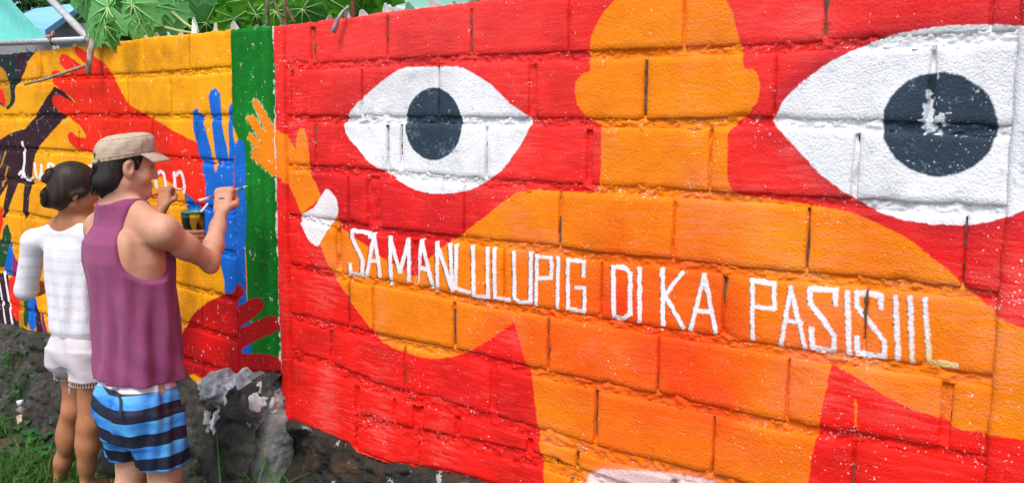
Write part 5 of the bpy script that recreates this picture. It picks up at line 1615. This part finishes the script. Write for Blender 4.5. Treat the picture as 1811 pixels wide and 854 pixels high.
# bead necklace
M_BEAD = simple('dark beads', (.05, .03, .025), (.32, .24, .16), 90, .4)
mb = MB()
for i in range(60):
    a = 2 * math.pi * i / 60
    q_ = NK + np.array((.073 * math.sin(a), .070 * math.cos(a) + .004, .028 - .030 * math.cos(a)))
    mb.lathe([(0, -.004), (.0042, 0), (0, .004)], q_, 6)
mb.build('necklace', M_BEAD, man.root)['kind'] = 'stuff'
for sx in (1, -1):
    mb = MB(); mb.lathe([(0, -.011), (.008, -.008), (.011, 0), (.008, .008), (0, .011)], Hh(sx * .031, .082, .012), 10); mb.build('eye', M_EYE, man.root)
# green paint smear on the back of the hand
M_GP = simple('wet green paint', (.01, .22, .06), rough=.3)
mb = MB(); c_ = W_R * .45 + K_R * .55 + bk * .0165
mb.tube([c_ - sd * .012, c_ + bk * .0012, c_ + sd * .014], [.001, .0022, .001], 6); mb.build('paint_smear', M_GP, man.root)

# brushes and can --------------------------------------------------------
M_REDH = simple('red lacquered handle', (.42, .03, .05), (.50, .05, .07), 20, .35)
M_FERR = simple('metal ferrule', (.55, .56, .52), rough=.3, metal=.7)
M_BRIS = simple('bristles with green paint', (.10, .36, .20), (.55, .60, .50), 60, .6)
M_BRISW = simple('bristles with white paint', (.75, .74, .72), (.55, .50, .45), 60, .6)
M_WHT = simple('white paint', (.80, .79, .78), rough=.5)
def brush(A, B, label, bris, r=.0042, band=True):
    A, B = Vector(A), Vector(B); d = (B - A); n_ = d.length; d.normalize()
    root = empty('paint_brush', tuple(A)); tag(root, label, 'brush')
    P_ = lambda t: tuple(d * (n_ * t))
    mb = MB(); mb.tube([P_(0), P_(.05), P_(.3), P_(.62), P_(.72)], [r * .4, r * .75, r * .95, r * 1.25, r], 8); mb.build('handle', M_REDH, root)
    if band:
        mb = MB(); mb.tube([P_(.03), P_(.2)], [r * .95, r * 1.2], 8); mb.build('painted_tail', M_WHT, root)
    mb = MB(); mb.tube([P_(.715), P_(.86)], [r * 1.05, r * 1.15], 8); mb.build('ferrule', M_FERR, root)
    mb = MB(); mb.tube([P_(.85), P_(.93), P_(1.0)], [r * 1.1, r * 1.25, r * .25], 8); mb.build('bristles', bris, root)
tip = WL.world(WL.hit(443, 329)[0], -.006, WL.hit(443, 329)[1])
hold = W(398, 343, 3.745)
tail = W(348, 356, 3.60)
brush(tail, tip, 'red handled brush in the man\'s fist, its tip on the green stripe', M_BRIS, .0052)
n = NT('paint smeared can')
cc = n.mix(n.ramp(n.noise(12, 4), [(.45, 0), (.55, 1)]), (.012, .045, .022), (.004, .012, .010))
cc = n.mix(n.ramp(n.noise(9, 3, stretch=(1.6, 1.6, .5)), [(.56, 0), (.62, 1)]), cc, (.52, .33, .02))
n.base(cc); n.rough(.3); M_CAN = n.m
M_GPT = simple('dark green paint', (.006, .08, .03), rough=.15)
can = empty('paint_can', tuple(CAN_C)); tag(can, 'small green paint can held behind the man\'s bent arm', 'can')
m = MB(); m.lathe([(0, -.075), (.044, -.075), (.046, -.072), (.046, .040), (.048, .043), (.046, .047), (.046, .058)], n=24); m.build('body', M_CAN, can)
m = MB(); m.lathe([(.0445, .050), (.046, .060), (.0495, .062), (.0495, .066), (.045, .067), (.043, .055)], n=24); m.build('rim', simple('green smeared rim', (.02, .14, .06), (.10, .25, .12), 30, .3), can)
m = MB(); m.lathe([(.0445, .045), (0, .045)], n=24); m.build('paint', M_GPT, can)
b1 = Vector(CAN_C) + Vector((.006, .0, .03)); b2 = Vector(W(368, 360, 3.86))
mb = MB(); mb.tube([(0, 0, 0), tuple((b2 - b1) * .55), tuple(b2 - b1)], [.004, .0045, .005], 7)
st_o = mb.build('paint_stick', M_BRISW); st_o.location = b1; tag(st_o, 'thin brush handle leaning out of the green paint can', 'brush')
# ================================================================== the woman
YW = 4.27
wom = Person(157, 850, YW, R(-24), 'woman with hair in a low bun, white knit top and white shorts, her back turned')
wHD = wom.L(133, 340, 4.25); wNK = wom.L(126, 384, 4.27)
wSR, wSL = wom.L(178, 420, 4.19), wom.L(62, 428, 4.35)
wER, wWR = wom.L(235, 470, 4.05), wom.L(288, 368, 4.17)
wKR = wom.L(291, 335, 4.21)
wEL, wWL = wom.L(46, 512, 4.38), wom.L(100, 505, 4.56)
wx = Vox((-.48, -.26, -.02), (.80, .60, 1.64), .0042)
lz = lambda z: np.clip((z - .80) / (wNK[2] - .80), 0, 1.1)
bw = [(.74, .130, .092), (.82, .135, .095), (.90, .128, .090), (.99, .118, .086), (1.08, .122, .088), (1.16, .132, .092), (1.22, .130, .082), (1.27, .10, .066), (1.31, .055, .05)]
wx.column([(z, lz(z) * wNK[0], lz(z) * wNK[1] + .01, rx, ry) for z, rx, ry in bw], .03)
for S in (wSR, wSL):
    wx.cone(wNK + (0, 0, -.035), S, .045, .042, .04); wx.cone(wNK + (0, -.005, .01), S * .75 + wNK * .25 + (0, 0, .02), .032, .022, .03)
wRh = rotm(R(-40), R(-12))
wx.chain([wNK + (0, 0, -.03), wHD + wRh @ np.array((0, -.015, -.045)), wHD + wRh @ np.array((0, -.01, 0))], [.047, .044, .048], .025)
WT = head(wx, wHD, wRh, .94)
for S, E_, W_ in ((wSR, wER, wWR), (wSL, wEL, wWL)):
    wx.ell(S, (.047, .046, .046), .03)
    wx.chain([S, E_], [.044, .034], .02); wx.chain([E_, E_ * .65 + W_ * .35, W_], [.034, .034, .022], .02)
fw = (wKR - wWR) / np.linalg.norm(wKR - wWR)
bkw = wom.V((-.2, -.95, .2)); bkw -= fw * (bkw @ fw); bkw /= np.linalg.norm(bkw)
sdw = np.cross(bkw, fw)
if (wom.Rw.T @ sdw)[0] < 0: sdw = -sdw
fist(wx, wWR, wKR, sdw, bkw, .9, .6)
f2 = np.array((.5, .85, .1)); f2 /= np.linalg.norm(f2)
fist(wx, wWL, wWL + f2 * .085, np.array((.0, 0, 1.)), np.array((-.85, .5, 0)), .88, .8)
wl = {1: (wom.L(160, 640, 4.22), wom.L(159, 748, 4.22), wom.L(152, 846, 4.24)), -1: (wom.L(133, 640, 4.34), wom.L(131, 724, 4.33), wom.L(105, 846, 4.40))}
for sx in (1, -1):
    hip = np.array((sx * .058, 0, .70)); th, kne, ank = wl[sx]
    wx.chain([hip, th, kne], [.058, .064, .050], .04)
    cal = kne * .66 + ank * .34 + np.array((0, -.018, 0))
    wx.chain([kne, kne * .62 + ank * .38, kne * .25 + ank * .75, ank], [.047, .043, .035, .028], .04)
    wx.ell(cal, (.038, .033, .09), .04)
    wx.ell(ank + (0, -.02, -.05), (.028, .03, .034), .02)
    wx.chain([ank + (0, .02, -.03), ank + (sx * .01, .09, -.065), ank + (sx * .012, .135, -.078)], [.032, .028, .018], .02)
    for t in range(5): wx.cone(ank + (sx * (.024 - .011 * t), .13, -.080), ank + (sx * (.028 - .011 * t), .165 - .005 * t, -.084), .010, .008 + .002 * (t == 4), .005)
wx.build('body', SK_W, wom.root, 2)
# white top
n = NT('white lace knit')
lace = n.ramp(n.noise(150, 2), [(.42, 0), (.56, 1)])
sp = n.new('ShaderNodeSeparateXYZ'); n.link(n.coord(), sp.inputs[0])
wv = n.new('ShaderNodeMath', operation='SINE'); m2 = n.new('ShaderNodeMath', operation='MULTIPLY'); m2.inputs[1].default_value = 115; n.link(sp.outputs[2], m2.inputs[0]); n.link(m2.outputs[0], wv.inputs[0])
band = n.ramp(wv.outputs[0], [(.2, 0), (.5, 1)])
pat = n.mix(1.0, lace, band, 'MULTIPLY')
n.base(n.mix(pat, (.70, .68, .71), (.55, .55, .60))); n.rough(.85); n.spec(.2)
n.bump(n.noise(12, 3, stretch=(1, 1, .3)), .4, .015); M_KNIT = n.m
tp_ = Vox((-.42, -.28, .72), (.40, .30, 1.42), .0042)
def fold_w(X, Y, Z):
    a = np.arctan2(Y, X); w = np.clip((1.24 - Z) / .2, 0, 1) * np.clip((Z - .79) / .12, .25, 1)
    return (.007 * np.sin(a * 5 + 6 * Z + 1.5 * X * 10) + .004 * np.sin(a * 9 - 9 * Z)) * w
pw_ = [(.800, .140, .114), (.83, .148, .124), (.87, .146, .122), (.95, .141, .116), (1.05, .142, .112), (1.15, .148, .108), (1.21, .154, .100), (1.26, .13, .08), (1.29, .095, .066)]
tp_.column([(z, lz(z) * wNK[0], lz(z) * wNK[1] + .006, rx, ry) for z, rx, ry in pw_], .01, fold_w)
for S, E_, W_ in ((wSR, wER, wWR), (wSL, wEL, wWL)):
    tp_.cone(wNK + (0, 0, -.045), S, .056, .055, .04)
    cuff = E_ * .86 + W_ * .14
    tp_.cone(S, E_, .057, .050, .03); tp_.cone(E_, cuff, .050, .042, .015)
    dcut = (W_ - E_) / np.linalg.norm(W_ - E_)
    tp_.ell(cuff + dcut * .055, (.048, .048, .048), .004, None, True)
tp_.ell(wNK + (-.020, -.03, .035), (.118, .15, .098), .006, rotm(0, 0, .12), True)
tp_.ell(wNK + (0, .09, .02), (.09, .09, .10), .01, None, True)
tp_.build('top', M_KNIT, wom.root, 2)
# strap on the bare shoulder
mb = MB(); pS = wNK * .45 + wSL * .55
mb.tube([pS + np.array((.0, -.050, -.030)), pS + np.array((-.004, -.028, .020)), pS + np.array((-.003, .02, .030))], [.006, .006, .006], 6); mb.build('strap', simple('black strap', (.012, .012, .014)), wom.root)
# shorts with a pompom fringe
n = NT('white cotton shorts'); n.base(n.mix(n.ramp(n.noise(6, 3), [(.3, 0), (.7, 1)]), (.54, .48, .51), (.60, .55, .57))); n.rough(.85); n.bump(n.noise(16, 4), .4, .012); M_WS = n.m
ws = Vox((-.28, -.26, .53), (.28, .26, .90), .0042)
def fold_ws(X, Y, Z): return .004 * np.sin(np.arctan2(Y, X) * 9 + 20 * Z) + .003 * np.sin(60 * Z + 30 * X)
ws.column([(.68, 0, 0, .126, .106), (.74, 0, -.005, .130, .112), (.81, 0, 0, .128, .104), (.86, 0, 0, .13, .10)], .02, fold_ws)
hems = []
for sx in (1, -1):
    th = wl[sx][0]
    zc = .602 + (0 if sx > 0 else -.004)
    ws.column([(zc, th[0], th[1] + .0, .086, .092), (.66, th[0] * .5 + sx * .036, 0, .086, .105), (.74, sx * .066, 0, .082, .11)], .015, fold_ws)
    ws.ell((sx * .060, -.062, .715), (.066, .050, .085), .05)
    hems.append((th[0], th[1], zc))
ws.cone((.0, 0, .52), (.0, 0, .62), .016, .003, .006, True)
wsh = ws.build('shorts', M_WS, wom.root, 2)
mb = MB()
for cx, cy, zc in hems:
    for i in range(46):
        a = 2 * math.pi * i / 46
        p = Vector((cx + .091 * math.cos(a), cy + .095 * math.sin(a), zc + .004)); q_ = p + Vector((random.uniform(-.002, .002), 0, -.018))
        mb.tube([p, q_], .0012, 4, False); mb.lathe([(0, -.0042), (.0042, 0), (0, .0042)], q_, 6)
mb.tube([(hems[0][0] - .085, hems[0][1] - .05, .565), (hems[0][0] - .087, hems[0][1] - .052, .52)], .002, 4)
fr = mb.build('fringe', M_WS, wsh); fr['kind'] = 'stuff'
# hair with a low bun
Hw = lambda x, y, z: wHD + wRh @ (np.array([x, y, z]) * .94)
hw = Vox(tuple(wHD - .24), tuple(wHD + .22), .0042)
hw.ell(Hw(0, -.016, .050), (.089, .105, .092), .02, wRh)
hw.ell(Hw(0, -.055, -.015), (.080, .066, .078), .03, wRh)
hw.ell(Hw(0, .128, -.035), (.10, .085, .095), .012, wRh, True)
for sx in (1, -1):
    hw.cone(Hw(sx * .080, .03, .01), Hw(sx * .080, .0, -.012), .016, .016, .02)
    hw.ell(Hw(sx * .092, .012, -.028), (.018, .022, .026), .006, wRh, True)
def lw(px, py, Y): return wom.L(px, py, Y)
b_u, b_l = lw(93, 312, 4.20), lw(88, 345, 4.20)
hw.chain([lw(112, 318, 4.20), b_u, lw(82, 316, 4.21)], [.026, .034, .022], .004)
hw.chain([lw(96, 330, 4.19), b_l, lw(84, 356, 4.21), lw(100, 362, 4.23)], [.020, .036, .030, .022], .004)
hw.chain([lw(100, 322, 4.19), lw(106, 345, 4.19), lw(104, 364, 4.22)], [.024, .030, .018], .012)
hair_w = hw.build('hair', HAIR_W, wom.root, 1)
r = np.random.default_rng(15); ro, ti, mi = [], [], []
kn = lw(103, 326, 4.185)
for i in range(900):
    u_ = r.normal(size=3); u_[1] = -abs(u_[1]) * 1.0 + .25 * r.normal(); u_ /= np.linalg.norm(u_)
    if u_[2] < -.35: continue
    p0 = Hw(u_[0] * .0895, u_[1] * .1055 - .016, .050 + u_[2] * .0925)
    # strand lies along the head toward the knot
    tgt = kn + r.normal(size=3) * .010
    w_ = r.uniform(.35, .8); p1 = p0 * (1 - w_) + tgt * w_
    cen = Hw(0, -.016, .045)
    def onto(p):
        q_ = (wRh.T @ (p - cen)) / .94; k_ = math.sqrt((q_[0] / .0895) ** 2 + (q_[1] / .1055) ** 2 + (q_[2] / .0925) ** 2)
        return cen + (p - cen) / max(k_, 1e-3) * 1.012 if k_ < 1.3 else p
    p0, p1 = onto(p0), onto(p1); pm = onto((p0 + p1) / 2); pm = pm * 2 - (p0 + p1) / 2
    ro.append(p0); ti.append(p1); mi.append(pm)
for c0, rad in ((b_u, .036), (b_l, .038)):
    for i in range(120):
        u_ = r.normal(size=3); u_ /= np.linalg.norm(u_); v_ = np.cross(u_, r.normal(size=3)); v_ /= np.linalg.norm(v_)
        if u_[1] > .4: continue
        p0 = c0 + u_ * rad; p1 = c0 + (u_ * .3 + v_ * .95) * rad
        ro.append(p0); ti.append(p1); mi.append(c0 + (u_ + v_) * rad * .95)
strands('strand', HAIR_W, hair_w, ro, ti, mi, .0016, 8)['kind'] = 'stuff'
for sx in (1, -1):
    mb = MB(); mb.lathe([(0, -.010), (.008, -.007), (.010, 0), (.008, .007), (0, .010)], WT(sx * .031, .082, .012), 10); mb.build('eye', M_EYE, wom.root)
mb = MB()
for i in range(70):
    a = 2 * math.pi * i / 70
    mb.lathe([(0, -.002), (.002, 0), (0, .002)], wNK + np.array((.056 * math.sin(a), .052 * math.cos(a) + .002, .012 - .03 * math.cos(a))), 5)
mb.build('necklace', simple('fine gold chain', (.55, .40, .15), rough=.3, metal=.8), wom.root)['kind'] = 'stuff'
wt = WL.world(WL.hit(329, 333)[0], -.006, WL.hit(329, 333)[1])
d_ = Vector(W(290, 341, 4.225)) - wt; 
brush(tuple(wt + d_.normalized() * .30), tuple(wt), 'thin red brush in the woman\'s hand, painting a white letter', M_BRISW, .0040, False)
